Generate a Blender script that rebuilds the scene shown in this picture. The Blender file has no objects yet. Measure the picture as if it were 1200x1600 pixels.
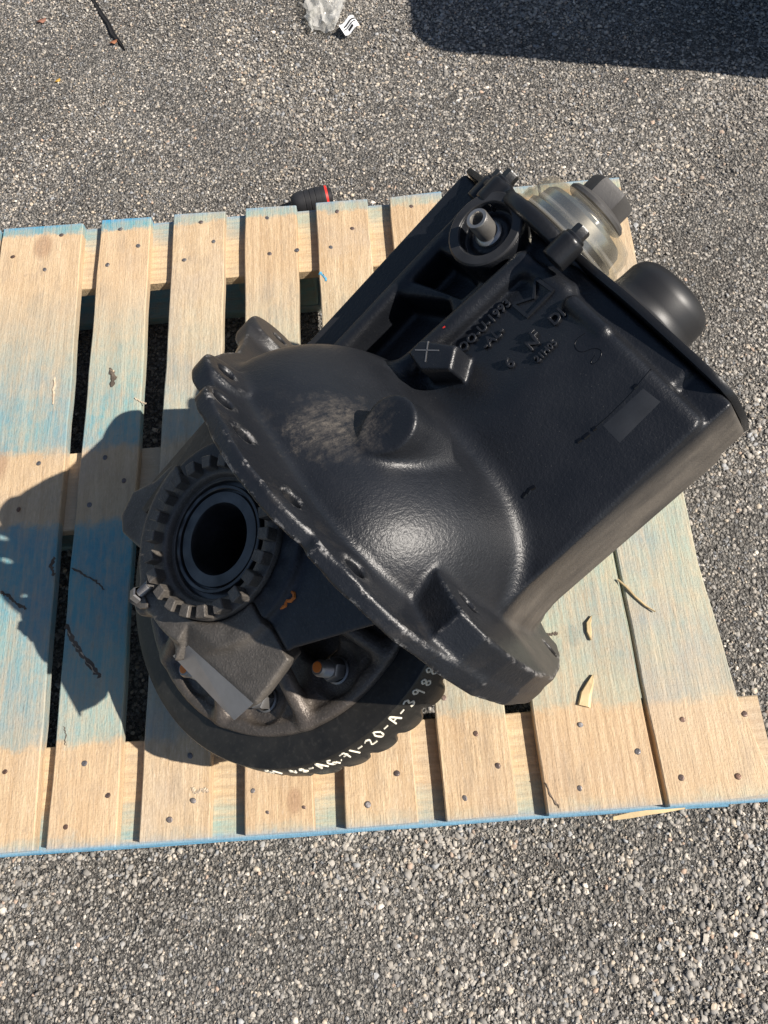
import bpy, bmesh, math, random
import numpy as np
from mathutils import Matrix, Vector

# ------------------------------------------------------------------ camera, sky, sun, exposure
scene = bpy.context.scene
COL = scene.collection
R = np.array([[0.99691615, 0.07723354, 0.0138989], [-0.06625028, 0.92325065, -0.37844305], [-0.04206066, 0.37635518, 0.92552022]])
CAM = np.array([0.17679941, -0.52422068, 1.08244041])
FPX = 1249.378
cam = bpy.data.cameras.new('camera')
cam.sensor_fit = 'VERTICAL'
cam.sensor_height = 36.0
cam.lens = FPX / 1600 * 36.0
cam.clip_start = 0.02
cam.clip_end = 500
cam_ob = bpy.data.objects.new('camera', cam)
COL.objects.link(cam_ob)
cam_ob.matrix_world = Matrix([[*R[0], CAM[0]], [*R[1], CAM[1]], [*R[2], CAM[2]], [0, 0, 0, 1]])
scene.camera = cam_ob

SUN = Vector((0.875, -0.21, 1.0)).normalized()
world = bpy.data.worlds.new('World')
scene.world = world
world.use_nodes = True
wn = world.node_tree.nodes
wl = world.node_tree.links
bg = wn['Background']
sky = wn.new('ShaderNodeTexSky')
sky.sky_type = 'NISHITA'
sky.sun_disc = False
sky.sun_elevation = math.asin(SUN.z)
sky.sun_rotation = math.atan2(SUN.x, SUN.y)
wl.new(sky.outputs['Color'], bg.inputs['Color'])
bg.inputs['Strength'].default_value = 0.055
sun = bpy.data.lights.new('sun', 'SUN')
sun.energy = 4.6
sun.angle = math.radians(0.5)
sun.color = (1.0, 0.93, 0.84)
sun_ob = bpy.data.objects.new('sun', sun)
COL.objects.link(sun_ob)
sun_ob.location = (3, -0.5, 4)
sun_ob.rotation_euler = SUN.to_track_quat('Z', 'Y').to_euler()
scene.view_settings.view_transform = 'Standard'
scene.view_settings.look = 'None'
scene.view_settings.gamma = 1.0
scene.view_settings.use_curve_mapping = False
scene.view_settings.exposure = 0.6

# ------------------------------------------------------------------ helpers
rng = np.random.default_rng(7)
random.seed(7)
GZ = -0.142            # asphalt level; the pallet's deck is z = 0


def un(px, py, z=0.0):
    """the point at height z that the survey of the photograph puts at pixel px, py"""
    d = R @ np.array([(px - 600) / FPX, (800 - py) / FPX, -1.0])
    t = (z - CAM[2]) / d[2]
    return CAM + d * t


# frame of the carrier: a = pinion axis, b = across, c = ring gear axis  (mesh x = a, y = -b, z = c)
MF = np.array([[0.7470427348837959, 0.48163939872260475, 0.45820371217992817],
               [0.4505478825736437, -0.873635729814601, 0.1837585837443128],
               [-0.4888129405930213, -0.06917306948129266, 0.8696418776777049]])
ORG = np.array([0.03664134, -0.21721126, 0.21997787])


def onp(px, py, axis, val):
    """pixel -> carrier coordinates (mm) on the plane where the given carrier axis equals val (mm)"""
    d = R @ np.array([(px - 600) / FPX, (800 - py) / FPX, -1.0])
    ax = MF[axis]
    t = (val * .001 - ax @ (CAM - ORG)) / (ax @ d)
    return (MF @ (CAM + d * t - ORG)) * 1000


def tag(o, label=None, cat=None, group=None, kind=None):
    if label: o['label'] = label
    if cat: o['category'] = cat
    if group: o['group'] = group
    if kind: o['kind'] = kind
    return o


def link(name, me, mat=None, parent=None, loc=None, smooth=False):
    o = bpy.data.objects.new(name, me)
    COL.objects.link(o)
    if mat is not None and not me.materials:
        me.materials.append(mat)
    if parent is not None:
        o.parent = parent
    if loc is not None:
        o.location = loc
    if smooth:
        me.polygons.foreach_set('use_smooth', [True] * len(me.polygons))
    return o


def bm_obj(name, bm, mat=None, parent=None, loc=None, smooth=None):
    """smooth = angle in degrees for auto smoothing, None for flat"""
    bmesh.ops.recalc_face_normals(bm, faces=bm.faces)
    if smooth is not None:
        for f in bm.faces: f.smooth = True
        for e in bm.edges:
            if len(e.link_faces) == 2 and e.calc_face_angle(0) > math.radians(smooth):
                e.smooth = False
    me = bpy.data.meshes.new(name)
    bm.to_mesh(me)
    bm.free()
    return link(name, me, mat, parent, loc)


def L(a, b, c):
    return Vector((a * .001, -b * .001, c * .001))


def bevel(bm, w, seg=2, ang=30):
    bmesh.ops.recalc_face_normals(bm, faces=bm.faces)
    es = [e for e in bm.edges if len(e.link_faces) == 2 and e.calc_face_angle(0) > math.radians(ang)]
    bmesh.ops.bevel(bm, geom=es, offset=w, offset_type='OFFSET', segments=seg, profile=0.6, affect='EDGES', clamp_overlap=True)


def lathe(bm, prof, origin, axis, n=48, close=False, phase=0.0):
    """prof: list of (radius, along) in metres, swept round axis (mesh coordinates)"""
    axis = Vector(axis).normalized()
    u = axis.orthogonal().normalized()
    v = axis.cross(u)
    rings = []
    for r, h in prof:
        if r < 1e-6:
            rings.append([bm.verts.new(Vector(origin) + axis * h)])
        else:
            rings.append([bm.verts.new(Vector(origin) + axis * h + (u * math.cos(phase + 2 * math.pi * i / n) + v * math.sin(phase + 2 * math.pi * i / n)) * r) for i in range(n)])
    pairs = list(zip(rings, rings[1:])) + ([(rings[-1], rings[0])] if close else [])
    for A, B in pairs:
        for i in range(n):
            j = (i + 1) % n
            if len(A) == 1 and len(B) == 1: continue
            if len(A) == 1: bm.faces.new((A[0], B[i], B[j]))
            elif len(B) == 1: bm.faces.new((A[i], B[0], A[j]))
            else: bm.faces.new((A[i], B[i], B[j], A[j]))
    return bm


def prism(bm, pts, d):
    """closed prism: base polygon pts (Vectors) extruded by vector d (Vector, or one per point)"""
    A = [bm.verts.new(p) for p in pts]
    ds = d if isinstance(d, (list, tuple)) else [d] * len(pts)
    B = [bm.verts.new(p + Vector(q)) for p, q in zip(pts, ds)]
    n = len(A)
    bm.faces.new(A)
    bm.faces.new(list(reversed(B)))
    for i in range(n):
        j = (i + 1) % n
        bm.faces.new((A[i], B[i], B[j], A[j]))
    return bm


def tube(bm, pts, r, n=6, taper=None):
    pts = [Vector(p) for p in pts]
    rings = []
    for i, p in enumerate(pts):
        t = (pts[min(i + 1, len(pts) - 1)] - pts[max(i - 1, 0)])
        t = t.normalized() if t.length > 1e-9 else Vector((0, 0, 1))
        u = t.cross(Vector((0, 0, 1)))
        u = u.normalized() if u.length > 1e-3 else t.orthogonal().normalized()
        v = t.cross(u)
        rr = r if taper is None else r * taper[i]
        rings.append([bm.verts.new(p + (u * math.cos(2 * math.pi * k / n) + v * math.sin(2 * math.pi * k / n)) * rr) for k in range(n)])
    for A, B in zip(rings, rings[1:]):
        for i in range(n):
            bm.faces.new((A[i], A[(i + 1) % n], B[(i + 1) % n], B[i]))
    bm.faces.new(list(reversed(rings[0])))
    bm.faces.new(rings[-1])
    return bm


# ------------------------------------------------------------------ materials
class NT:
    def __init__(self, name):
        self.m = bpy.data.materials.new(name)
        self.m.use_nodes = True
        self.t = self.m.node_tree
        self.b = self.t.nodes['Principled BSDF']
        self.tc = self.t.nodes.new('ShaderNodeTexCoord')
        self.obj = self.tc.outputs['Object']

    def n(self, typ, **kw):
        nd = self.t.nodes.new('ShaderNode' + typ)
        for k, v in kw.items():
            if k in nd.inputs.keys():
                self.inp(nd.inputs[k], v)
            else:
                setattr(nd, k, v)
        return nd

    def inp(self, sock, v):
        if isinstance(v, bpy.types.NodeSocket): self.t.links.new(v, sock)
        else: sock.default_value = v

    def noise(self, scale, detail=4, rough=.55, vec=None, w=None, dist=0):
        nd = self.n('TexNoise')
        if w is not None:
            nd.noise_dimensions = '4D'
            self.inp(nd.inputs['W'], w)
        nd.inputs['Scale'].default_value = scale
        nd.inputs['Detail'].default_value = detail
        nd.inputs['Roughness'].default_value = rough
        nd.inputs['Distortion'].default_value = dist
        self.inp(nd.inputs['Vector'], vec if vec is not None else self.obj)
        return nd.outputs['Fac']

    def ramp(self, fac, stops, interp='LINEAR'):
        nd = self.n('ValToRGB')
        nd.color_ramp.interpolation = interp
        el = nd.color_ramp.elements
        while len(el) < len(stops): el.new(.5)
        for e, (p, c) in zip(el, stops):
            e.position = p
            e.color = (c, c, c, 1) if isinstance(c, (int, float)) else (*c, 1)
        self.inp(nd.inputs['Fac'], fac)
        return nd.outputs['Color']

    def mix(self, fac, a, b, mode='MIX'):
        nd = self.n('Mix')
        nd.data_type = 'RGBA'
        nd.blend_type = mode
        self.inp(nd.inputs[0], fac)
        for s, v in ((nd.inputs[6], a), (nd.inputs[7], b)):
            if isinstance(v, (tuple, list)): v = (*v[:3], 1)
            self.inp(s, v)
        return nd.outputs[2]

    def math(self, op, a, b=0.0, c=None, clamp=False):
        nd = self.n('Math')
        nd.operation = op
        nd.use_clamp = clamp
        self.inp(nd.inputs[0], a)
        self.inp(nd.inputs[1], b)
        if c is not None: self.inp(nd.inputs[2], c)
        return nd.outputs[0]

    def scale(self, x, y, z, vec=None):
        nd = self.n('Mapping')
        nd.inputs['Scale'].default_value = (x, y, z)
        self.inp(nd.inputs['Vector'], vec if vec is not None else self.obj)
        return nd.outputs['Vector']

    def sep(self, vec=None):
        nd = self.n('SeparateXYZ')
        self.inp(nd.inputs[0], vec if vec is not None else self.obj)
        return nd.outputs

    def dist(self, p, vec=None):
        nd = self.n('VectorMath')
        nd.operation = 'DISTANCE'
        self.inp(nd.inputs[0], vec if vec is not None else self.obj)
        nd.inputs[1].default_value = p
        return nd.outputs['Value']

    def rng(self, v, a, b, c=0.0, d=1.0):
        nd = self.n('MapRange')
        self.inp(nd.inputs['Value'], v)
        for k, x in (('From Min', a), ('From Max', b), ('To Min', c), ('To Max', d)): nd.inputs[k].default_value = x
        return nd.outputs['Result']

    def bump(self, h, strength=.3, dist=.002, normal=None):
        nd = self.n('Bump')
        nd.inputs['Strength'].default_value = strength
        nd.inputs['Distance'].default_value = dist
        self.inp(nd.inputs['Height'], h)
        if normal is not None: self.inp(nd.inputs['Normal'], normal)
        return nd.outputs['Normal']

    def set(self, **kw):
        names = dict(color='Base Color', rough='Roughness', metal='Metallic', normal='Normal', spec='Specular IOR Level', alpha='Alpha', trans='Transmission Weight', ior='IOR', coat='Coat Weight', coatr='Coat Roughness')
        for k, v in kw.items():
            if isinstance(v, (tuple, list)): v = (*v[:3], 1)
            self.inp(self.b.inputs[names[k]], v)
        return self.m


def simple(name, color, rough=.5, metal=0.0, bs=None, bstr=.3, bd=.001, var=.0, **kw):
    t = NT(name)
    c = color
    if var:
        f = t.noise(30, 5)
        c = t.mix(t.rng(f, .35, .65), tuple(x * (1 - var) for x in color), tuple(min(1, x * (1 + var)) for x in color))
    t.set(color=c, rough=rough, metal=metal, **kw)
    if bs:
        t.set(normal=t.bump(t.noise(bs, 3), bstr, bd))
    return t.m


def wood_material(name, stops, amount=1.0, axis=1, tint=(1, 1, 1), knots=()):
    """rough-sawn pine; stops: where along the pallet blue spray paint has settled"""
    t = NT(name)
    oi = t.n('ObjectInfo').outputs['Random']
    w = t.math('MULTIPLY', oi, 37.0)
    sv = (60, 5, 60) if axis == 1 else (5, 60, 60)
    grain = t.noise(1.0, 6, .62, t.scale(*sv), w, .6)
    fine = t.noise(1.0, 4, .7, t.scale(*(x * 6 for x in sv)), w)
    blot = t.noise(7, 4, .6, None, w)
    spots = t.noise(55, 4, .65, None, w)
    light = tuple(a * b for a, b in zip((.63, .475, .30), tint))
    dark = tuple(a * b for a, b in zip((.47, .325, .185), tint))
    c = t.mix(t.rng(grain, .36, .64), dark, light)
    c = t.mix(t.math('MULTIPLY', t.rng(fine, .5, .72), .35), c, (.26, .165, .095))
    c = t.mix(t.math('MULTIPLY', t.rng(blot, .50, .70), .5), c, (.40, .34, .28))
    fuzz = t.noise(1.0, 3, .8, t.scale(*((420, 90, 420) if axis == 1 else (90, 420, 420))), w)
    c = t.mix(t.math('MULTIPLY', t.rng(fuzz, .52, .70), .5), c, (.33, .235, .155))
    c = t.mix(t.math('MULTIPLY', t.rng(fuzz, .46, .34), .35), c, (.74, .62, .48))
    c = t.mix(t.math('MULTIPLY', t.rng(spots, .62, .72), .5), c, (.22, .17, .125))
    c = t.mix(t.math('MULTIPLY', t.rng(oi, 0, 1), .3), c, (.56, .36, .20))
    for (kx, ky, kr) in knots:
        d = t.dist((kx, ky * .62, 0), t.scale(1, .62, 0))
        d2 = t.math('ADD', d, t.math('MULTIPLY', t.math('SUBTRACT', spots, .5), .006))
        ringf = t.math('SINE', t.math('MULTIPLY', d2, 1300))
        k = t.rng(d2, kr * .55, kr, 1, 0)
        kc = t.mix(t.rng(ringf, -1, 1), (.33, .20, .115), (.40, .25, .15))
        c = t.mix(t.math('MULTIPLY', k, .85), c, kc)
    wv = t.n('TexWave')
    wv.wave_type = 'BANDS'
    wv.bands_direction = 'X' if axis == 1 else 'Y'
    wv.inputs['Scale'].default_value = 26
    wv.inputs['Distortion'].default_value = 5
    wv.inputs['Detail'].default_value = 2
    wv.inputs['Detail Scale'].default_value = .35
    t.inp(wv.inputs['Vector'], t.scale(*((1, .09, 1) if axis == 1 else (.09, 1, 1))))
    t.inp(wv.inputs['Phase Offset'], w)
    c = t.mix(t.math('MULTIPLY', t.math('POWER', wv.outputs['Fac'], 3.0), t.rng(t.math('FRACT', t.math('MULTIPLY', oi, 7.3)), .25, 1, 0, .5)), c, (.36, .235, .135))
    grime = t.noise(1.0, 6, .72, t.scale(*((26, 9, 26) if axis == 1 else (9, 26, 26))), w)
    c = t.mix(t.math('MULTIPLY', t.rng(grime, .54, .70), .55), c, (.25, .195, .145))
    tone = t.math('FRACT', t.math('MULTIPLY', oi, 13.7))
    c = t.mix(t.math('MULTIPLY', tone, .28), c, (.70, .60, .44))
    # blue overspray
    s = t.sep()
    edge = t.math('MULTIPLY', t.math('SUBTRACT', t.noise(26, 6, .75, None, w), .5), .062)
    y = t.math('ADD', s['Y' if axis == 1 else 'Y'], edge)
    f = t.rng(y, -.52, .52)
    blue = t.ramp(f, [((p + .52) / 1.04, v) for p, v in stops])
    wear = t.rng(t.noise(1.0, 6, .75, t.scale(*(x * 2.2 for x in sv)), w), .34, .56, .5, 1.0)
    wear2 = t.rng(spots, .40, .66, 1.1, .72)
    xf = t.rng(s['X'], -.45, .45, 1.05, .62)
    amt = t.math('MULTIPLY', t.math('MULTIPLY', t.math('MULTIPLY', blue, wear), wear2), t.math('MULTIPLY', t.math('MULTIPLY', xf, amount), t.rng(oi, 0, 1, .68, 1.08)), clamp=True)
    bc = t.mix(t.rng(s['X'], -.4, .3), (.12, .33, .37), (.25, .45, .39))
    bc = t.mix(t.rng(blot, .35, .65), bc, (.125, .285, .35))
    bc = t.mix(t.math('MULTIPLY', t.rng(t.math('ABSOLUTE', s['Y']), .500, .508), .85), bc, (.04, .28, .50))
    amt = t.math('MAXIMUM', amt, t.math('MULTIPLY', t.rng(t.math('ABSOLUTE', s['Y']), .504, .510), .8))
    c = t.mix(amt, c, bc)
    t.set(color=c, rough=.78, spec=.25)
    h = t.math('ADD', t.math('MULTIPLY', fine, .6), t.math('ADD', t.math('MULTIPLY', grain, .6), t.math('MULTIPLY', t.noise(260, 3), .4)))
    saw = t.noise(1.0, 2, .5, t.scale(*((8, 420, 8) if axis == 1 else (420, 8, 8))), w)
    h = t.math('ADD', h, t.math('MULTIPLY', saw, .25))
    t.set(normal=t.bump(h, .85, .0028))
    return t.m


DECK_STOPS = [(-.52, .75), (-.502, .35), (-.49, 0), (-.385, 0), (-.372, .62), (-.2, .95), (-.085, 1), (-.068, .9), (-.055, .04), (.055, .02), (.072, .8), (.12, .8), (.25, .42), (.33, .18), (.375, .03), (.485, 0), (.492, .9), (.52, 1)]
# ColorRamp holds at most 32 stops
BOARD = wood_material('weathered_pine_with_blue_spray', DECK_STOPS, 1.0, knots=((-.395, .462, .02), (-.43, .045, .026), (.405, -.285, .012), (.02, -.47, .012)))
STRINGER = wood_material('pine_stringer', [(-.52, 1), (-.50, 1), (-.468, .6), (-.455, .12), (.45, .05), (.468, .5), (.49, .9), (.52, 1)], .95, axis=0, tint=(1.05, 1.02, .92))
BLOCKW = wood_material('blue_painted_wood', [(-.52, 1), (0, .9), (.52, 1)], 1.0, axis=0, tint=(.6, .6, .6))
ENDBLUE = None
_t = NT('weathered_nail_steel')
_o = _t.n('ObjectInfo').outputs['Random']
_c = _t.mix(_t.rng(_t.noise(500, 4), .35, .65), (.10, .098, .10), (.21, .205, .21))
_t.set(color=_t.mix(_t.math('MULTIPLY', _t.math('POWER', _o, 2.0), .8), _c, (.15, .07, .035)), rough=.5, metal=.55, normal=_t.bump(_t.noise(500, 3), .5, .0006))
NAIL = _t.m
CHIP = simple('split_pale_wood', (.62, .47, .26), .8, 0, 300, .4, .001, .2)


def cast_paint():
    t = NT('black_painted_cast_iron')
    s = t.sep()                                   # X = a, Y = -b, Z = c   (metres)
    big = t.noise(18, 4)
    med = t.noise(90, 4, .6)
    base = t.mix(t.rng(big, .3, .7), (.0085, .0098, .0128), (.0135, .0150, .0188))
    # dry brown dust on the side wall and scuffs on the dome
    bb = t.math('MULTIPLY', s['Y'], -1.0)
    wall = t.math('MULTIPLY', t.rng(bb, .2275, .2335), t.rng(s['Z'], .03, .005))
    wall = t.math('MULTIPLY', wall, t.rng(s['X'], .15, .19))
    wall = t.math('MULTIPLY', wall, t.rng(t.noise(1, 5, .6, t.scale(14, 40, 40)), .3, .62, .45, 1.0))
    ledge = t.math('MULTIPLY', t.rng(s['X'], .3, .17), t.rng(bb, -.13, -.17))
    dust = t.math('MAXIMUM', t.math('MULTIPLY', wall, .66), t.math('MULTIPLY', ledge, .1))
    d1 = t.math('ADD', t.dist(tuple(L(212, 66, 185))), t.math('MULTIPLY', t.math('SUBTRACT', med, .5), .055))
    sc = t.math('MULTIPLY', t.rng(d1, .012, .050, 1, 0), t.rng(t.noise(170, 6, .8), .36, .66))
    d2 = t.math('ADD', t.dist(tuple(L(188, 62, 200))), t.math('MULTIPLY', t.math('SUBTRACT', med, .5), .05))
    sc2 = t.math('MULTIPLY', t.rng(d2, .006, .03, 1, 0), t.rng(t.noise(300, 4, .75), .42, .62))
    dust = t.math('MAXIMUM', dust, t.math('MULTIPLY', t.math('MULTIPLY', t.math('MAXIMUM', sc, sc2), t.rng(t.noise(1, 5, .7, t.scale(26, 150, 60)), .36, .56, .15, 1)), .85))
    fl = t.math('MULTIPLY', t.rng(s['X'], .19, .145), t.rng(t.noise(1, 5, .7, t.scale(30, 30, 30)), .54, .74, 0, .14))
    dust = t.math('MAXIMUM', dust, fl)
    c = t.mix(dust, base, (.172, .148, .12))
    speck = t.math('MULTIPLY', t.rng(t.noise(700, 2), .70, .78), .35)
    c = t.mix(speck, c, (.2, .19, .17))
    # edge rub: bare pale scratches where convex edges were knocked
    pt = t.n('NewGeometry').outputs['Pointiness']
    rub = t.math('MULTIPLY', t.rng(pt, .512, .545), t.rng(t.noise(1, 5, .8, t.scale(70, 70, 70)), .52, .60))
    rub = t.math('MULTIPLY', rub, t.rng(s['X'], .20, .165))
    c = t.mix(t.math('MULTIPLY', rub, .8), c, (.34, .33, .32))
    t.set(color=c)
    r = t.math('ADD', t.rng(big, .3, .7, .35, .45), t.math('MULTIPLY', dust, .4), clamp=True)
    t.set(rough=r, spec=.5)
    h = t.math('ADD', t.math('MULTIPLY', t.noise(260, 3, .6), .6), t.math('MULTIPLY', t.noise(620, 2), .3))
    t.set(normal=t.bump(h, .38, .0025))
    return t.m


CAST = cast_paint()


def raw_cast(name, a, b, rough=.55, metal=.35, bscale=420, bst=.5):
    t = NT(name)
    f = t.noise(40, 5, .6)
    g = t.noise(bscale, 3, .6)
    c = t.mix(t.rng(f, .3, .7), a, b)
    c = t.mix(t.math('MULTIPLY', t.rng(g, .55, .75), .4), c, tuple(min(1, x * 2.2) for x in b))
    t.set(color=c, rough=rough, metal=metal)
    t.set(normal=t.bump(t.math('ADD', g, t.math('MULTIPLY', f, .6)), bst, .0018))
    return t.m


RAW = raw_cast('bare_iron_casting', (.088, .078, .068), (.155, .138, .120), .48, .3)
LEGM = raw_cast('dark_oiled_iron', (.024, .024, .027), (.042, .042, .046), .45, .1, 300, .3)
GEARM = raw_cast('oiled_black_gear_steel', (.020, .019, .0175), (.038, .035, .030), .36, .3, 160, .12)
CASEM = raw_cast('brown_iron_casting', (.085, .072, .062), (.15, .128, .11), .42, .4, 380, .5)
BEAR = simple('oiled_bearing_steel', (.085, .085, .088), .3, .75, 200, .1, .0005, .3)
BEARD = simple('black_oiled_steel', (.02, .02, .022), .3, .5)
PADM = simple('milled_iron_face', (.46, .48, .52), .34, .85, 150, .06, .0005, .12)
STEEL = simple('grey_bolt_steel', (.30, .285, .27), .4, .75, 600, .25, .0005, .2)
NUTM = simple('phosphated_nut_steel', (.12, .115, .11), .48, .55, 700, .3, .0005, .15)
SHINY = simple('machined_yoke_steel', (.72, .71, .69), .27, 1.0, 500, .08, .0003, .1)
COVERM = simple('gloss_black_paint', (.011, .0115, .013), .33, 0, 350, .2, .0012)
CAPM = simple('black_cap_paint', (.018, .018, .019), .45, 0, 900, .08, .0006)
PLATEM = simple('smooth_black_label', (.020, .022, .026), .46, 0, 120, .08, .0006, .25)
ORANGE = simple('orange_paint_dab', (.75, .20, .03), .55, 0, 500, .3, .0006, .15)
WHITEP = simple('cream_paint_pen', (.82, .76, .62), .6)
NIPM = simple('bright_threaded_steel', (.42, .40, .37), .34, .8, 500, .2, .0005, .2)
SEATM = simple('grey_painted_seat', (.045, .045, .047), .38, .35, 300, .15, .0006, .25)
SCRIBE = simple('wet_black_marker', (.004, .004, .005), .25)
REDP = simple('red_plastic', (.72, .035, .025), .4)
BLUEP = simple('blue_paint_scuff', (.05, .16, .36), .5)
GRIPM = simple('black_rubber_grip', (.022, .022, .024), .55, 0, 500, .2, .0008, .2)
CASTERM = simple('shadow_caster_grey', (.05, .055, .06), .5)  # plain dark grey for the unseen box added to cast a shadow
_t = NT('clear_protector_plastic')
_tr = _t.n('BsdfTransparent')
_tr.inputs['Color'].default_value = (.93, .915, .87, 1)
_gl = _t.n('BsdfPrincipled')
_gl.inputs['Base Color'].default_value = (.55, .53, .49, 1)
_gl.inputs['Roughness'].default_value = .1
_mx = _t.n('MixShader')
_lw = _t.n('LayerWeight')
_lw.inputs['Blend'].default_value = .3
_sm = _t.noise(30, 5, .7)
_t.inp(_mx.inputs[0], _t.math('ADD', _t.rng(_lw.outputs['Facing'], .2, 1, .035, .4), _t.rng(_sm, .55, .8, 0, .05)))
_t.inp(_mx.inputs[1], _tr.outputs[0])
_t.inp(_mx.inputs[2], _gl.outputs[0])
_t.inp(_t.t.nodes['Material Output'].inputs['Surface'], _mx.outputs[0])
CLEAR = _t.m
_t = NT('crumpled_clear_film')
_tr = _t.n('BsdfTransparent')
_tr.inputs['Color'].default_value = (.86, .86, .84, 1)
_gl = _t.n('BsdfPrincipled')
_gl.inputs['Base Color'].default_value = (.80, .79, .76, 1)
_gl.inputs['Roughness'].default_value = .12
_mx = _t.n('MixShader')
_lw = _t.n('LayerWeight')
_lw.inputs['Blend'].default_value = .35
_t.inp(_mx.inputs[0], _t.rng(_lw.outputs['Facing'], 0, 1, .13, .8))
_t.inp(_mx.inputs[1], _tr.outputs[0])
_t.inp(_mx.inputs[2], _gl.outputs[0])
_t.inp(_t.t.nodes['Material Output'].inputs['Surface'], _mx.outputs[0])
FILM = _t.m

# ------------------------------------------------------------------ ground
def asphalt_material():
    t = NT('worn_asphalt')
    m = t.noise(3.0, 5, .6)
    f = t.noise(420, 3, .7)
    g = t.noise(110, 4, .65)
    c = t.mix(t.rng(f, .35, .65), (.11, .104, .096), (.33, .31, .28))
    c = t.mix(t.rng(g, .5, .7, 0, .6), c, (.25, .23, .20))
    c = t.mix(t.math('MULTIPLY', t.rng(m, .38, .62), .55), c, (.085, .074, .064))
    warp = t.n('VectorMath')
    warp.operation = 'MULTIPLY_ADD'
    nz = t.n('TexNoise')
    nz.inputs['Scale'].default_value = 160
    t.inp(nz.inputs['Vector'], t.obj)
    t.inp(warp.inputs[0], nz.outputs['Color'])
    warp.inputs[1].default_value = (.004, .004, .004)
    t.inp(warp.inputs[2], t.obj)
    v = t.n('TexVoronoi')
    v.inputs['Scale'].default_value = 210
    t.inp(v.inputs['Vector'], warp.outputs[0])
    v2 = t.n('TexVoronoi')
    v2.inputs['Scale'].default_value = 470
    t.inp(v2.inputs['Vector'], warp.outputs[0])
    cs_ = t.sep(v.outputs['Color'])
    grain_c = t.ramp(cs_['X'], [(0, (.10, .096, .09)), (.3, (.24, .23, .21)), (.55, (.35, .33, .295)), (.78, (.44, .39, .33)), (.92, (.26, .27, .285)), (1, (.58, .55, .49))], 'CONSTANT')
    gap = t.rng(v.outputs['Distance'], .45, .75)
    c = t.mix(t.math('MULTIPLY', t.rng(cs_['Y'], .35, .5), .75), c, grain_c)
    c = t.mix(t.math('MULTIPLY', gap, .7), c, (.035, .033, .031))
    t.set(color=c, rough=.85, spec=.3)
    h = t.math('SUBTRACT', t.math('ADD', t.math('MULTIPLY', f, .4), g), t.math('ADD', t.math('MULTIPLY', v.outputs['Distance'], 1.5), t.math('MULTIPLY', v2.outputs['Distance'], .6)))
    t.set(normal=t.bump(h, 1.0, .0045))
    return t.m


ASPH = asphalt_material()
bm = bmesh.new()
xs = sorted(set(list(np.linspace(-1.1, 1.7, 113).round(4)) + [-60, -20, -6, -2.5, 3, 6, 20, 60]))
ys = sorted(set(list(np.linspace(-1.1, 1.8, 117).round(4)) + [-60, -20, -6, -2.5, 3, 6, 20, 60]))
def gheight(x, y):
    if abs(x) > 2 or abs(y) > 2: return 0
    fill = math.sin(6.3 * x + 2.1 * math.sin(4.7 * y) + 1) * math.sin(7.1 * y + 1.9 * math.sin(5.3 * x)) + .5 * math.sin(19 * x + 3 * y) * math.sin(17 * y - 4 * x)
    return .0013 + .0013 * max(-.6, min(.9, fill)) + .0022 * math.sin(9 * x + 2.2 * math.sin(7 * y)) + .0016 * math.sin(23 * y + 3 * math.sin(11 * x)) if abs(x) < 2 and abs(y) < 2 else 0
gv = [[bm.verts.new((x, y, GZ + gheight(x, y))) for y in ys] for x in xs]
for i in range(len(xs) - 1):
    for j in range(len(ys) - 1):
        bm.faces.new((gv[i][j], gv[i + 1][j], gv[i + 1][j + 1], gv[i][j + 1]))
for f in bm.faces: f.smooth = True
ground = bm_obj('asphalt_ground', bm, ASPH)
tag(ground, kind='structure')

# crack in the top left: no stones lie on it, and a dark channel is cut between two lips
CRACK = np.array([un(x, y, GZ)[:2] for x, y in ((128, -40), (140, -10), (150, 8), (160, 25), (170, 38), (177, 55), (188, 68), (196, 80))])


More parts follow.
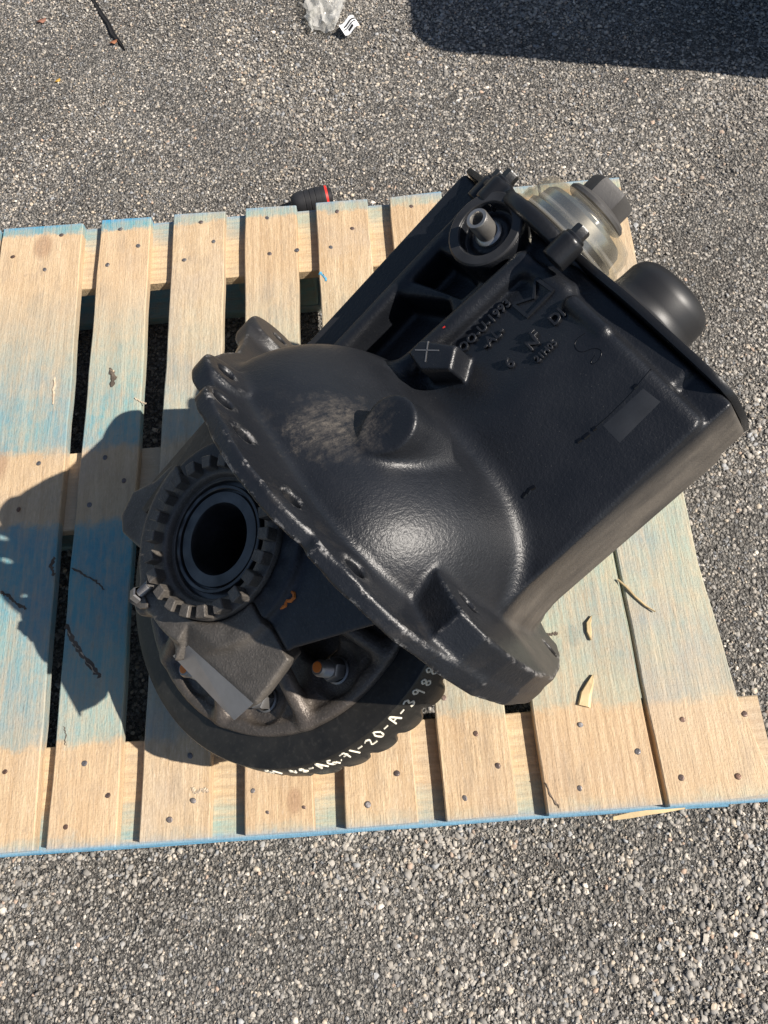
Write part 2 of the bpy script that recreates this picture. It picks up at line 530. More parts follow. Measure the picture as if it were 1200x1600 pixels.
def stone_cloud(n, x0, x1, y0, y1, smin, smax, big, seed):
    r = np.random.default_rng(seed)
    if big:
        bmx = bmesh.new()
        bmesh.ops.create_icosphere(bmx, subdivisions=1, radius=1)
        V = np.array([v.co[:] for v in bmx.verts])
        Fc = np.array([[v.index for v in f.verts] for f in bmx.faces])
        bmx.free()
        Fc = Fc[V[Fc].min(1)[:, 2] > -1.5]
        Fc = Fc[V[Fc][:, :, 2].mean(1) > -.55]
    else:
        V = np.array([[1, 0, 0], [-.5, .87, 0], [-.5, -.87, 0], [.3, .3, .8], [-.3, -.2, .8], [0, 0, -.7]], float)
        Fc = np.array([[0, 1, 3], [1, 4, 3], [1, 2, 4], [2, 0, 4], [0, 3, 4], [1, 0, 5], [2, 1, 5], [0, 2, 5]])
    x = r.uniform(x0, x1, n); y = r.uniform(y0, y1, n)
    # patches: rough stony areas and worn tighter ones
    pat = np.sin(5.1 * x + 1.7 * np.sin(4 * y)) * np.sin(6.3 * y + 1.3 * np.sin(5 * x))
    keep = r.uniform(0, 1, n) < .8 + .2 * pat
    under = (x > -.56) & (x < .57) & (y > -.45) & (y < .45)
    keep &= ~(under & (r.uniform(0, 1, n) < .8))
    keep &= (x > -.56 - .185 * (y + .8) * .62) & (x < .76 + .225 * (y + .8))
    dmin = np.full(n, 9.0)
    for p, q in zip(CRACK, CRACK[1:]):
        d = q - p
        tt = np.clip(((x - p[0]) * d[0] + (y - p[1]) * d[1]) / (d @ d), 0, 1)
        dmin = np.minimum(dmin, np.hypot(x - p[0] - tt * d[0], y - p[1] - tt * d[1]))
    keep &= dmin > .0045
    x, y, pat = x[keep], y[keep], pat[keep]
    n = len(x)
    s = smin + (smax - smin) * r.uniform(0, 1, n) ** 2.8
    s *= .95 + .22 * pat
    s *= np.where((x < .02 - .25 * (y - .6)) & (y > .62), .72, 1.0)
    sc = np.stack([s * r.uniform(.8, 1.25, n), s * r.uniform(.65, 1.05, n), s * r.uniform(.45, .8, n)], 1)
    P = V[None] * (1 + r.uniform(-.42, .36, (n, len(V), 1))) * sc[:, None]
    q = r.normal(size=(n, 4)); q[:, 1:3] *= .35; q /= np.linalg.norm(q, axis=1)[:, None]
    w_, a_, b_, c_ = q.T
    Rm = np.stack([np.stack([1 - 2 * (b_ * b_ + c_ * c_), 2 * (a_ * b_ - c_ * w_), 2 * (a_ * c_ + b_ * w_)], 1),
                   np.stack([2 * (a_ * b_ + c_ * w_), 1 - 2 * (a_ * a_ + c_ * c_), 2 * (b_ * c_ - a_ * w_)], 1),
                   np.stack([2 * (a_ * c_ - b_ * w_), 2 * (b_ * c_ + a_ * w_), 1 - 2 * (a_ * a_ + b_ * b_)], 1)], 1)
    P = np.einsum('nij,nkj->nki', Rm, P)
    gz = GZ + .0022 * np.sin(9 * x + 2.2 * np.sin(7 * y)) + .0016 * np.sin(23 * y + 3 * np.sin(11 * x))
    sink = r.uniform(-.15, .55, n)
    if big:
        lim = sc[:, 2] * r.uniform(.42, .8, n)
        P[:, :, 2] = np.minimum(P[:, :, 2], lim[:, None] + P[:, :, 0] * r.uniform(-.25, .25, n)[:, None])
    top = .0026 + r.normal(size=n) * .0009 + np.where(r.uniform(0, 1, n) < .04, .002, 0)
    P += np.stack([x, y, gz + top - sc[:, 2] * .62 if big else gz + top * .5 - sc[:, 2] * .3], 1)[:, None]
    # stone colours: mostly grey, some tan, bluish, dark, a few pale
    pal = np.array([[.20, .19, .175], [.26, .24, .215], [.14, .135, .13], [.30, .255, .20], [.175, .185, .20], [.085, .082, .08], [.42, .385, .34], [.27, .19, .14], [.23, .215, .19]])
    pr_ = np.array([.22, .17, .17, .11, .09, .12, .05, .02, .05])
    ci = r.choice(len(pal), n, p=pr_)
    colr = pal[ci] * np.array([1.95, 1.9, 1.82]) * r.uniform(.6, 1.35, (n, 1))
    dusty = (.5 + .5 * np.sin(2.3 * x - 1.9 * y + .7)) * .25
    colr = colr * (1 - dusty[:, None]) + np.array([.37, .345, .31]) * dusty[:, None]
    return P, Fc, colr


def gravel(name, clouds, mat):
    vs, fs, cs, off = [], [], [], 0
    for P, Fc, colr in clouds:
        n, k, _ = P.shape
        vs.append(P.reshape(-1, 3))
        fs.append((Fc[None] + (np.arange(n) * k)[:, None, None] + off).reshape(-1, 3))
        cs.append(np.repeat(colr, k, 0))
        off += n * k
    V = np.concatenate(vs); Fa = np.concatenate(fs); Cc = np.concatenate(cs)
    me = bpy.data.meshes.new(name)
    me.vertices.add(len(V)); me.vertices.foreach_set('co', V.astype(np.float32).ravel())
    me.loops.add(len(Fa) * 3); me.loops.foreach_set('vertex_index', Fa.astype(np.int32).ravel())
    me.polygons.add(len(Fa)); me.polygons.foreach_set('loop_start', np.arange(0, len(Fa) * 3, 3, dtype=np.int32))
    at = me.color_attributes.new('stone', 'FLOAT_COLOR', 'POINT')
    at.data.foreach_set('color', np.concatenate([Cc, np.ones((len(Cc), 1))], 1).astype(np.float32).ravel())
    me.update(calc_edges=True)
    return link(name, me, mat)


t = NT('loose_stone')
at = t.n('VertexColor')
at.layer_name = 'stone'
f = t.noise(500, 4, .7)
sm = t.noise(2.2, 4, .6)
c_ = t.mix(t.rng(f, .35, .68, 0, .5), at.outputs['Color'], (.25, .236, .215))
c_ = t.mix(t.rng(sm, .5, .68, 0, .45), c_, (.17, .152, .135))
br_ = t.noise(5.5, 5, .65, None)
c_ = t.mix(t.math('MULTIPLY', t.rng(br_, .52, .66), .35), c_, (.42, .40, .365))
t.set(color=c_, rough=.85, spec=.3, normal=t.bump(f, .6, .0012))
STONE = t.m
X0, X1, Y0, Y1 = -.85, 1.25, -.95, 1.5
gr = gravel('gravel', [stone_cloud(150000, X0, X1, Y0, Y1, .0026, .0064, True, 1), stone_cloud(700, X0, X1, Y0, Y1, .006, .0100, True, 3), stone_cloud(330000, X0, X1, Y0, Y1, .0013, .0030, False, 2)], STONE)
tag(gr, 'grey and tan stone chips set in the worn asphalt', kind='stuff')

bm = bmesh.new()
for p, q in zip(CRACK, CRACK[1:]):
    pass
wv = [.0022, .003, .0026, .0034, .003, .0038, .0022, .0006]
lv = []
for i, p in enumerate(CRACK):
    d = CRACK[min(i + 1, len(CRACK) - 1)] - CRACK[max(i - 1, 0)]
    nn = np.array([-d[1], d[0]]) / np.linalg.norm(d)
    row = []
    for k, h in ((-1.7, .001), (-1, .0048), (-.5, .0034), (.5, .0034), (1, .0048), (1.7, .001)):
        pp = p + nn * wv[i] * k * 1.0
        row.append(bm.verts.new((pp[0], pp[1], GZ + h)))
    lv.append(row)
for A, B in zip(lv, lv[1:]):
    for k in range(5): bm.faces.new((A[k], A[k + 1], B[k + 1], B[k]))
CRACKM = simple('dark_crack_strip', (.012, .011, .011), .7)  # one even near-black colour along the whole crack strip
tag(bm_obj('asphalt_crack', bm, CRACKM), kind='structure')

# ------------------------------------------------------------------ pallet
pal = bpy.data.objects.new('pallet', None)
COL.objects.link(pal)
pal.location = (0, 0, GZ)
tag(pal, 'wooden block pallet with worn blue spray paint lying on the asphalt', 'pallet')
PLOC = (0, 0, -GZ)
TB = .0165


def board(name, cor, z1, thick, mat, parent, seed, seg=26, wane=None, rough=.0007):
    """cor: four plan corners, near left, near right, far right, far left; runs near -> far"""
    r = np.random.default_rng(seed)
    nl, nr, fr_, fl_ = [np.array(c[:2], float) for c in cor]
    bm = bmesh.new()
    rows = []
    ph = r.uniform(0, 9, 6)
    for i in range(seg + 1):
        u = i / seg
        l = nl + (fl_ - nl) * u
        rr = nr + (fr_ - nr) * u
        w = rr - l
        wl_ = np.linalg.norm(w)
        w /= wl_
        def jit(k): return rough * (math.sin(ph[k] + 11 * u) + .7 * math.sin(ph[k + 1] + 37 * u) + r.normal() * .35)
        l = l + w * jit(0)
        rr = rr + w * (jit(2) + (np.interp(u, *wane) if wane else 0))
        zt = z1 + .0006 * math.sin(ph[4] + 5 * u)
        ch = .0016
        prof = [(l, zt - thick), (l, zt - ch), (l + w * ch, zt), (l * .5 + rr * .5, zt + .0003 * math.sin(ph[5] + 7 * u)), (rr - w * ch, zt), (rr, zt - ch), (rr, zt - thick)]
        rows.append([bm.verts.new((p[0], p[1], z)) for p, z in prof])
    n = len(rows[0])
    for A, B in zip(rows, rows[1:]):
        for k in range(n):
            bm.faces.new((A[k], A[(k + 1) % n], B[(k + 1) % n], B[k]))
    bm.faces.new(list(reversed(rows[0])))
    bm.faces.new(rows[-1])
    return bm_obj(name, bm, mat, parent, PLOC if parent is pal else None)


def bc(b_l, b_r, t_r, t_l):
    return [un(*b_l), un(*b_r), un(*t_r), un(*t_l)]


BW = .0915
bx = {}
bx['C'] = bc((71, 1327), (180, 1324), (236, 339), (159, 344))
bx['D'] = bc((216, 1317), (326, 1312), (352, 330), (272, 335))
bx['E'] = bc((381, 1306), (492, 1299), (462, 321), (383, 326))
bx['F'] = bc((541, 1295), (653, 1285), (574, 311), (493, 317))
g0, g1, g2 = un(696, 1284), un(810, 1272), un(608, 309)
bx['G'] = [g0, g1, g2 + np.array([.091, .004, 0]), g2]
b0, b1, b2 = un(51, 1329), un(130, 349), un(5, 358)
bx['B'] = [b0 - np.array([.143, .002, 0]), b0, b1, b2]
bx['A'] = [b0 - np.array([.289, .004, 0]), b0 - np.array([.148, .003, 0]), un(2, 358.5) - np.array([.002, 0, 0]), un(2, 358.5) - np.array([.143, .004, 0])]
h0, h1 = un(856, 1275), un(1036, 1257)
bx['H'] = [h0, h1, np.array([.466, .507, 0]), np.array([.325, .507, 0])]
i0 = un(1046, 1261)
bx['I'] = [i0, i0 + np.array([.142, .008, 0]), np.array([.611, .51, 0]), np.array([.4695, .509, 0])]
DECK = {}
for s_, (k_, cor) in enumerate(sorted(bx.items())):
    wane = ([0, .05, .12, .3, .6, .8, 1.0], [-.003, -.012, -.024, -.032, -.022, -.010, -.002]) if k_ == 'I' else None
    DECK[k_] = board('deck_board', cor, 0, TB, BOARD, pal, 40 + s_, wane=wane)

SX0, SX1 = -.606, .609
for i, (y0, y1) in enumerate(((-.512, -.379), (-.064, .065), (.378, .510))):
    dx = .03 if i == 0 else 0
    # runs along x: near -> far is left -> right here
    cor = [(SX0, y1), (SX0, y0), (SX1 + dx, y0), (SX1 + dx, y1)]
    board('stringer_board', cor, -TB - .0006, .019, STRINGER, pal, 60 + i, rough=.0006)
    for j, xc in enumerate((-.535, 0, .535)):
        bm = bmesh.new()
        w_, d_ = .066, .058
        yc = (y0 + y1) / 2
        prism(bm, [Vector((xc - w_, yc - d_, GZ + .0195)), Vector((xc + w_, yc - d_, GZ + .0195)), Vector((xc + w_, yc + d_, GZ + .0195)), Vector((xc - w_, yc + d_, GZ + .0195))], Vector((0, 0, -TB - .0205 - (GZ + .0195) - .0005)))
        bevel(bm, .002, 1)
        bm_obj('block', bm, BLOCKW, pal, PLOC)
for i, (y0, y1) in enumerate(((-.512, -.385), (-.05, .05), (.385, .510))):
    board('bottom_board', [(SX0, y1), (SX0, y0), (SX1, y0), (SX1, y1)], GZ + .0185, .0165, BLOCKW, pal, 70 + i, rough=.0006)
for i, xc in enumerate((-.535, .535)):
    board('bottom_board', [(xc - .06, -.383), (xc + .06, -.383), (xc + .06, .383), (xc - .06, .383)], GZ + .0185, .0165, BLOCKW, pal, 80 + i, rough=.0006)

# nails: one head mesh shared by all
bm = bmesh.new()
lathe(bm, [(0, .0010), (.0026, .0009), (.0040, .0004), (.0044, -.0008)], (0, 0, 0), (0, 0, 1), 10)
nail_me = bpy.data.meshes.new('nail')
bmesh.ops.recalc_face_normals(bm, faces=bm.faces)
bm.to_mesh(nail_me); bm.free()
nail_me.materials.append(NAIL)
NAILS = dict(A=[], B=[(96, 367), (20, 401), (70, 421), (60, 724), (29, 796), (8, 1205)],
             C=[(188, 358), (216, 384), (168, 414), (164, 715), (194, 751), (140, 789), (132, 1193), (168, 1242), (103, 1293)],
             D=[(314, 347), (334, 377), (288, 406), (297, 1181), (302, 1251), (265, 1281)],
             E=[(417, 341), (464, 391), (421, 397), (396, 1235), (418, 1271), (475, 1263)],
             F=[(527, 331), (551, 357), (517, 387), (620, 1208), (575, 1257)],
             G=[(643, 323), (743, 1146), (777, 1197), (726, 1247), (694, 1090)],
             H=[(907, 1133), (905, 1232), (996, 1174)],
             I=[(1066, 1125), (1064, 1215), (1153, 1213), (1163, 1115)])
for k_, ps in NAILS.items():
    for p in ps:
        q = un(*p, .0)
        o = link('nail', nail_me, None, DECK[k_])
        o.location = (q[0], q[1], random.uniform(-.0001, .0007))
        o.rotation_euler = (random.uniform(-.25, .25), random.uniform(-.25, .25), random.uniform(0, 6))
        o.scale = (1, random.uniform(.75, 1.05), 1)

# ------------------------------------------------------------------ signed-distance castings
def nets(D, org, h):
    """surface nets: vertices (mm) and quads of the zero level of D"""
    S = D < 0
    nx, ny, nz = D.shape
    c = [S[i:nx - 1 + i, j:ny - 1 + j, k:nz - 1 + k] for i in (0, 1) for j in (0, 1) for k in (0, 1)]
    anyv = np.zeros(c[0].shape, bool); allv = np.ones(c[0].shape, bool)
    for x in c:
        anyv |= x; allv &= x
    act = anyv & ~allv
    idx = np.full(act.shape, -1, np.int32)
    I, J, K = np.nonzero(act)
    idx[I, J, K] = np.arange(len(I))
    offs = [(i, j, k) for i in (0, 1) for j in (0, 1) for k in (0, 1)]
    vals = np.stack([D[I + o[0], J + o[1], K + o[2]] for o in offs], 1)
    acc = np.zeros((len(I), 3)); cnt = np.zeros(len(I))
    for p in range(8):
        for q in range(p + 1, 8):
            d = np.array(offs[q]) - np.array(offs[p])
            if np.abs(d).sum() != 1: continue
            a, b = vals[:, p], vals[:, q]
            m = (a < 0) != (b < 0)
            t_ = np.where(m, a / np.where(m, a - b, 1), 0)
            acc += np.where(m[:, None], np.array(offs[p]) + t_[:, None] * d, 0)
            cnt += m
    V = (np.stack([I, J, K], 1) + acc / cnt[:, None]) * h + org
    quads = []
    for ax in range(3):
        sl0 = [slice(1, -1)] * 3; sl1 = [slice(1, -1)] * 3
        sl0[ax] = slice(0, -1); sl1[ax] = slice(1, None)
        s0, s1 = S[tuple(sl0)], S[tuple(sl1)]
        for flip, mm in ((False, s0 & ~s1), (True, ~s0 & s1)):
            e = np.stack(np.nonzero(mm), 1)
            if not len(e): continue
            base = e + 1
            base[:, ax] -= 1
            u, v = (ax + 1) % 3, (ax + 2) % 3
            def at_(du, dv):
                q = base.copy(); q[:, u] -= du; q[:, v] -= dv
                return idx[q[:, 0], q[:, 1], q[:, 2]]
            Q = np.stack([at_(1, 1), at_(0, 1), at_(0, 0), at_(1, 0)], 1)
            quads.append(Q[:, ::-1] if flip else Q)
    return V, np.concatenate(quads)


class Field:
    """signed distance in carrier coordinates (mm); each shape is worked out only in its own box"""
    def __init__(self, lo, hi, h):
        self.lo, self.h = np.array(lo, float), h
        self.ax = [np.arange(l, u + h * .5, h, dtype=np.float32) for l, u in zip(lo, hi)]
        self.D = np.full([len(x) for x in self.ax], 40.0, np.float32)

    def grid(self, box):
        if box is None: sl = [slice(None)] * 3
        else:
            sl = []
            for (l, u), x in zip(box, self.ax):
                i0 = int(np.searchsorted(x, l)); i1 = int(np.searchsorted(x, u))
                sl.append(slice(max(0, i0), max(i1, i0 + 1)))
        A, B, Cc = self.ax[0][sl[0]][:, None, None], self.ax[1][sl[1]][None, :, None], self.ax[2][sl[2]][None, None, :]
        return tuple(sl), A, B, Cc

    def add(self, fn, box=None, k=0.0):
        sl, A, B, Cc = self.grid(box)
        d = fn(A, B, Cc); o = self.D[sl]
        if k > 0:
            hh = np.clip(k - np.abs(d - o), 0, None) / k
            self.D[sl] = np.minimum(d, o) - hh * hh * k * .25
        else: self.D[sl] = np.minimum(d, o)

    def cut(self, fn, box=None, k=0.0):
        sl, A, B, Cc = self.grid(box)
        d = -fn(A, B, Cc); o = self.D[sl]
        if k > 0:
            hh = np.clip(k - np.abs(d - o), 0, None) / k
            self.D[sl] = np.maximum(d, o) + hh * hh * k * .25
        else: self.D[sl] = np.maximum(d, o)

    def mesh(self, name, mat, parent, loc):
        self.D[0] = self.D[-1] = 5; self.D[:, 0] = self.D[:, -1] = 5; self.D[:, :, 0] = self.D[:, :, -1] = 5
        V, Q = nets(self.D, self.lo, self.h)
        V = V * .001
        V[:, 1] *= -1
        Q = Q[:, ::-1]
        me = bpy.data.meshes.new(name)
        me.vertices.add(len(V)); me.vertices.foreach_set('co', V.astype(np.float32).ravel())
        me.loops.add(len(Q) * 4); me.loops.foreach_set('vertex_index', Q.astype(np.int32).ravel())
        me.polygons.add(len(Q)); me.polygons.foreach_set('loop_start', np.arange(0, len(Q) * 4, 4, dtype=np.int32))
        me.polygons.foreach_set('use_smooth', np.ones(len(Q), bool))
        me.update(calc_edges=True)
        me.validate()
        return link(name, me, mat, parent, loc)


def smax(a, b, k):
    hh = np.clip(k - np.abs(a - b), 0, None) / k
    return np.maximum(a, b) + hh * hh * k * .25


def smin(a, b, k):
    return -smax(-a, -b, k)


def poly2(P, Q, pts):
    """exact signed distance to a polygon over 2-D coordinates P, Q"""
    pts = np.array(pts, np.float32)
    P, Q = np.broadcast_arrays(P, Q)
    d = np.full(P.shape, 1e9, np.float32)
    ins = np.zeros(P.shape, bool)
    n = len(pts)
    for i in range(n):
        a, b = pts[i], pts[(i + 1) % n]
        e = b - a
        wx, wy = P - a[0], Q - a[1]
        t_ = np.clip((wx * e[0] + wy * e[1]) / (e @ e), 0, 1)
        d = np.minimum(d, (wx - t_ * e[0]) ** 2 + (wy - t_ * e[1]) ** 2)
        c1 = (a[1] <= Q) != (b[1] <= Q)
        with np.errstate(divide='ignore', invalid='ignore'):
            xi = a[0] + (Q - a[1]) / (b[1] - a[1] if b[1] != a[1] else 1e-9) * e[0]
        ins ^= c1 & (P < xi)
    d = np.sqrt(d)
    return np.where(ins, -d, d)


def cyl_c(x, y, r, c0, c1, rd=0):
    def f(A, B, Cc):
        d1 = np.sqrt((A - x) ** 2 + (B - y) ** 2) - r
        d2 = np.maximum(c0 - Cc, Cc - c1)
        return smax(d1, d2, rd * 2) if rd else np.maximum(d1, d2)
    return f


def cyl_a(y, z, r, a0, a1, rd=0):
    def f(A, B, Cc):
        d1 = np.sqrt((B - y) ** 2 + (Cc - z) ** 2) - r
        d2 = np.maximum(a0 - A, A - a1)
        return smax(d1, d2, rd * 2) if rd else np.maximum(d1, d2)
    return f


def pr_c(pts, c0, c1, rd=0):
    def f(A, B, Cc):
        d1 = poly2(A, B, pts)
        d2 = np.maximum(c0 - Cc, Cc - c1)
        return smax(d1, d2, rd * 2) if rd else np.maximum(d1, d2)
    return f


def pr_a(pts, a0, a1, rd=0):
    def f(A, B, Cc):
        d1 = poly2(B, Cc, pts)
        d2 = np.maximum(a0 - A, A - a1)
        return smax(d1, d2, rd * 2) if rd else np.maximum(d1, d2)
    return f


def caps(p, q, r):
    p, q = np.array(p, np.float32), np.array(q, np.float32)
    e = q - p
    def f(A, B, Cc):
        t_ = np.clip(((A - p[0]) * e[0] + (B - p[1]) * e[1] + (Cc - p[2]) * e[2]) / (e @ e), 0, 1)
        return np.sqrt((A - p[0] - t_ * e[0]) ** 2 + (B - p[1] - t_ * e[1]) ** 2 + (Cc - p[2] - t_ * e[2]) ** 2) - r
    return f


def bb(fn_lo, fn_hi):
    return [(l, u) for l, u in zip(fn_lo, fn_hi)]


# ------------------------------------------------------------------ the carrier
base = Vector((ORG[0], ORG[1], 0.0))
car = bpy.data.objects.new('differential_carrier', None)
COL.objects.link(car)
Mx = Matrix(((MF[0][0], -MF[1][0], MF[2][0]), (MF[0][1], -MF[1][1], MF[2][1]), (MF[0][2], -MF[1][2], MF[2][2])))
car.matrix_world = Matrix.Translation(base) @ Mx.to_4x4()
tag(car, 'black cast iron axle differential with exposed ring gear resting on the pallet', 'differential')
PL = Mx.transposed() @ Vector((0, 0, ORG[2]))
PL2 = PL + L(22.5, 27.5, 35)          # bearing, adjuster, cap and leg

H = 2.2
fd = Field((104, -300, -275), (470, 335, 300), H)
# nose body below the plateau
def nose(A, B, Cc):
    pts = [(-190, 0), (-192, -34), (-140, -150), (40, -215), (150, -175), (228, -56), (236, -48), (236, 30), (0, 30), (-5, 0)]
    d1 = poly2(B, Cc, pts)
    return smax(d1, np.maximum(150 - A, A - 446), 6)
fd.add(nose, bb((130, -215, -240), (465, 262, 60)))
# slab round the pockets, rim along the machined ledge
fd.add(lambda A, B, Cc: smax(np.maximum(np.abs(B + 72) - 57, Cc - 30), A - 415, 8), bb((190, -160, -40), (440, 10, 60)), 5)
fd.add(caps((205, -121, 22), (372, -119, 22), 9), bb((180, -150, 0), (400, -90, 50)), 8)
# text plateau
def plateau(A, B, Cc):
    top = np.minimum(50 + (B - 20) * .13, 60.5)
    top = smin(top, 60.5 - (B - 132 - (A - 330) * .3) * .23, 10)
    d = (Cc - top) * .97
    ql = -14 - B + (A - 235) * .055
    d = smax(d, B - 236, 4)
    d = np.maximum(d, ql)
    d = smax(d, A - 424 + np.clip(B - 60, 0, 400) * .012, 15)
    return np.maximum(d, -60 - Cc)
fd.add(plateau, bb((150, -40, -70), (445, 262, 90)), 4)
# shelf in front of the plateau
fd.add(lambda A, B, Cc: smax(smax(Cc - (39 + 6 * np.exp(-((B - 105) / 60.0) ** 2) - 20 / (1 + np.exp(-(B - 196) / 2.0))), B - 230, 8), np.maximum(380 - A, A - 444), 6), bb((370, -40, -60), (455, 262, 70)), 4)
# main rib, turning along the front edge
fd.add(caps((228, -17, 54), (412, -1, 55), 10.5), bb((200, -60, 10), (450, 40, 90)), 6)
fd.add(caps((412, -1, 52), (420, 50, 45), 8.5), bb((380, -30, 10), (450, 110, 90)), 8)
# divider and pockets
fd.cut(pr_c([(302, -112), (336, -56), (330, -42), (262, -29), (196, -40), (205, -112)], -14, 60, 5), bb((170, -130, -30), (350, -10, 70)), 9)
fd.cut(pr_c([(325, -111), (366, -111), (378, -60), (372, -44), (349, -46)], -10, 60, 5), bb((310, -130, -30), (400, -20, 70)), 8)
# oil filter boss
fd.add(cyl_c(411, -60, 41, -20, 60, 1.5), bb((350, -120, -40), (462, 0, 70)), 7)
fd.cut(cyl_c(411, -60, 28.5, 46, 80, 1), bb((370, -100, 30), (450, -20, 70)), 1)
fd.add(cyl_c(411, -60, 20, 40, 49, 1), bb((380, -90, 30), (440, -30, 60)), 4)
# dome over the ring gear
def dome(A, B, Cc):
    g = np.sqrt((np.abs(A - 128) / 134.0) ** 2 + (np.abs(Cc) / 204.0) ** 2 + (np.abs(B - 62) / 186.0) ** 4)
    return np.maximum((g - 1) * 122.0, 141 - A)
fd.add(dome, bb((125, -200, -262), (330, 335, 270)), 17)
# flange
FL = [(-29, 236), (-48, 224), (-70, 204), (-97, 172), (-118, 140), (-160, 105), (-214, 62), (-244, 15), (-247, -40)]
for an in range(200, 318, 6):
    FL.append((53 + 258 * math.cos(math.radians(an)), 4 + 258 * math.sin(math.radians(an))))
FL += [(228, -196), (250, -158), (281, -85), (303, -20), (308, 42), (300, 98), (282, 133), (256, 178), (234, 197), (203, 218), (180, 231), (170, 229), (163, 238), (149, 249), (131, 258), (118, 261), (106, 266), (89, 268), (66, 267), (41, 263), (22, 262), (8, 250), (-6, 240)]
fd.add(pr_a(FL, 137, 152.5, 1.4), bb((125, -300, -275), (170, 335, 300)), 9)
# thick lug at the lower right and the lug at the upper left
def lug(A, B, Cc):
    top = 186 + (Cc - 130) * .088
    d = poly2(B, Cc, [(196, 100), (216, 134), (262, 148), (284, 128), (299, 96), (307, 42), (303, -20), (282, -85), (254, -148), (236, -176), (216, -165), (214, -100), (204, -20), (200, 40)])
    return smax(d, np.maximum(A - top, 138 - A), 2.5)
fd.add(lug, bb((130, 160, -225), (215, 335, 190)), 7)
fd.add(cyl_a(-196, 36, 37, 138, 166, 2), bb((130, -270, -30), (190, -130, 110)), 18)
for (y, z) in ((-31, 214),):
    fd.add(cyl_a(y, z, 24, 138, 158, 2), bb((130, y - 50, z - 50), (180, y + 50, z + 50)), 10)
for (y, z) in ((19, 243), (63, 245), (132, 231), (198, 199)):
    fd.add(cyl_a(y, z, 19, 138, 153.6, 1.2), bb((130, y - 50, z - 50), (180, y + 50, min(296, z + 50))), 3)
# bump on the dome
fd.add(cyl_c(237, 101, 25.5, 100, 167, 1.5), bb((190, 50, 80), (300, 165, 195)), 16)
# square boss with scribed cross
fd.add(pr_c([(276, -2), (294, -2), (316, 34), (296, 50), (274, 24)], 20, 86, 2), bb((250, -30, 10), (345, 80, 100)), 5)
# raised bar near the front edge
fd.add(caps((415, 74, 55), (415, 116, 54.5), 9), bb((395, 40, 30), (440, 150, 80)), 3)
# bolt holes
for (y, z, r_, a0, a1) in ((-31, 214, 8, 120, 190), (19, 243, 9.5, 120, 190), (63, 245, 9.5, 120, 180), (132, 231, 9.5, 120, 180), (198, 199, 9.5, 120, 180), (-196, 34, 9, 120, 190), (243, 108, 9.5, 120, 230), (252, -112, 10, 120, 230)):
    fd.cut(cyl_a(y, z, r_ + .6, a0, a1), bb((110, y - 20, z - 20), (235, y + 20, z + 20)), .5)
# hollow bowl where the ring gear runs
def bowl(A, B, Cc):
    g = np.sqrt((np.abs(A - 100) / 146.0) ** 2 + (np.abs(Cc + 20) / 168.0) ** 2 + (np.abs(B - 60) / 170.0) ** 4)
    return (g - 1) * 120.0
fd.cut(bowl, bb((100, -160, -240), (262, 290, 230)))
housing = fd.mesh('housing', CAST, car, PL)


def field_at(q):
    g_ = (np.asarray(q) - fd.lo) / fd.h
    i = np.floor(g_).astype(int)
    if (i < 0).any() or (i >= np.array(fd.D.shape) - 1).any(): return 40.0
    f_ = g_ - i
    c8 = fd.D[i[0]:i[0] + 2, i[1]:i[1] + 2, i[2]:i[2] + 2]
    w = [np.array([1 - x, x]) for x in f_]
    return float(np.einsum('ijk,i,j,k', c8, *w))


def drop(a, b, start=110.0):
    """height of the casting's upper surface at a, b"""
    c = start
    for _ in range(400):
        v = field_at((a, b, c))
        if v < .02: break
        c -= max(.05, min(v * .5, 4))
    return c


def on_cast(px, py):
    """the point of the casting that the survey of the photograph puts at a pixel"""
    d = R @ np.array([(px - 600) / FPX, (800 - py) / FPX, -1.0])
    d /= np.linalg.norm(d)
    o = MF @ (CAM - ORG) * 1000
    d = MF @ d
    t = 300.0
    for _ in range(900):
        v = field_at(o + d * t)
        if v < .02: break
        t += max(.05, min(v * .5, 5)) if v < 39 else 4
    return o + d * t

# lettering cast on the plateau
def surf_c(a, b):
    return min(50 + (b - 20) * .13, 60.5) * (1 if b < 130 else 1)


def letter(txt, a, b, size, c=None, sx=1.0):
    cu = bpy.data.curves.new('txt', 'FONT')
    cu.body = txt
    cu.size = size * .001
    cu.extrude = .0018
    cu.bevel_depth = .0005
    cu.resolution_u = 2
    tmp = bpy.data.objects.new('txt', cu)
    COL.objects.link(tmp)
    dg = bpy.context.evaluated_depsgraph_get()
    me = bpy.data.meshes.new_from_object(tmp.evaluated_get(dg))
    bpy.data.objects.remove(tmp)
    me.name = 'raised_letters'
    cc = drop(a + 6, b - 3)
    tilt = math.atan2(drop(a + 6, b + 3) - drop(a + 6, b - 9), 12)
    pit = math.atan2(drop(a + 30 * (len(txt) > 3) + 12, b - 3) - cc, 6 + 30 * (len(txt) > 3))
    cc -= math.tan(pit) * 6
    me.transform(Matrix.Translation(L(a, b, cc + .5)) @ Matrix.Rotation(-pit, 4, 'Y') @ Matrix.Rotation(tilt, 4, 'X') @ Matrix.Diagonal((sx, 1, 1, 1)))
    me.materials.clear()
    return link('raised_letters', me, CAST, car, PL)


letter('·OO-U-1993', 309, 21, 13, sx=1.02)
letter('-AL-', 331, 40, 14)
letter('6', 335, 78, 16)
letter('N', 360, 80, 15)
letter('F', 369, 75, 15)
letter('DI', 390, 78, 15)
letter('21H05', 357, 95, 9)

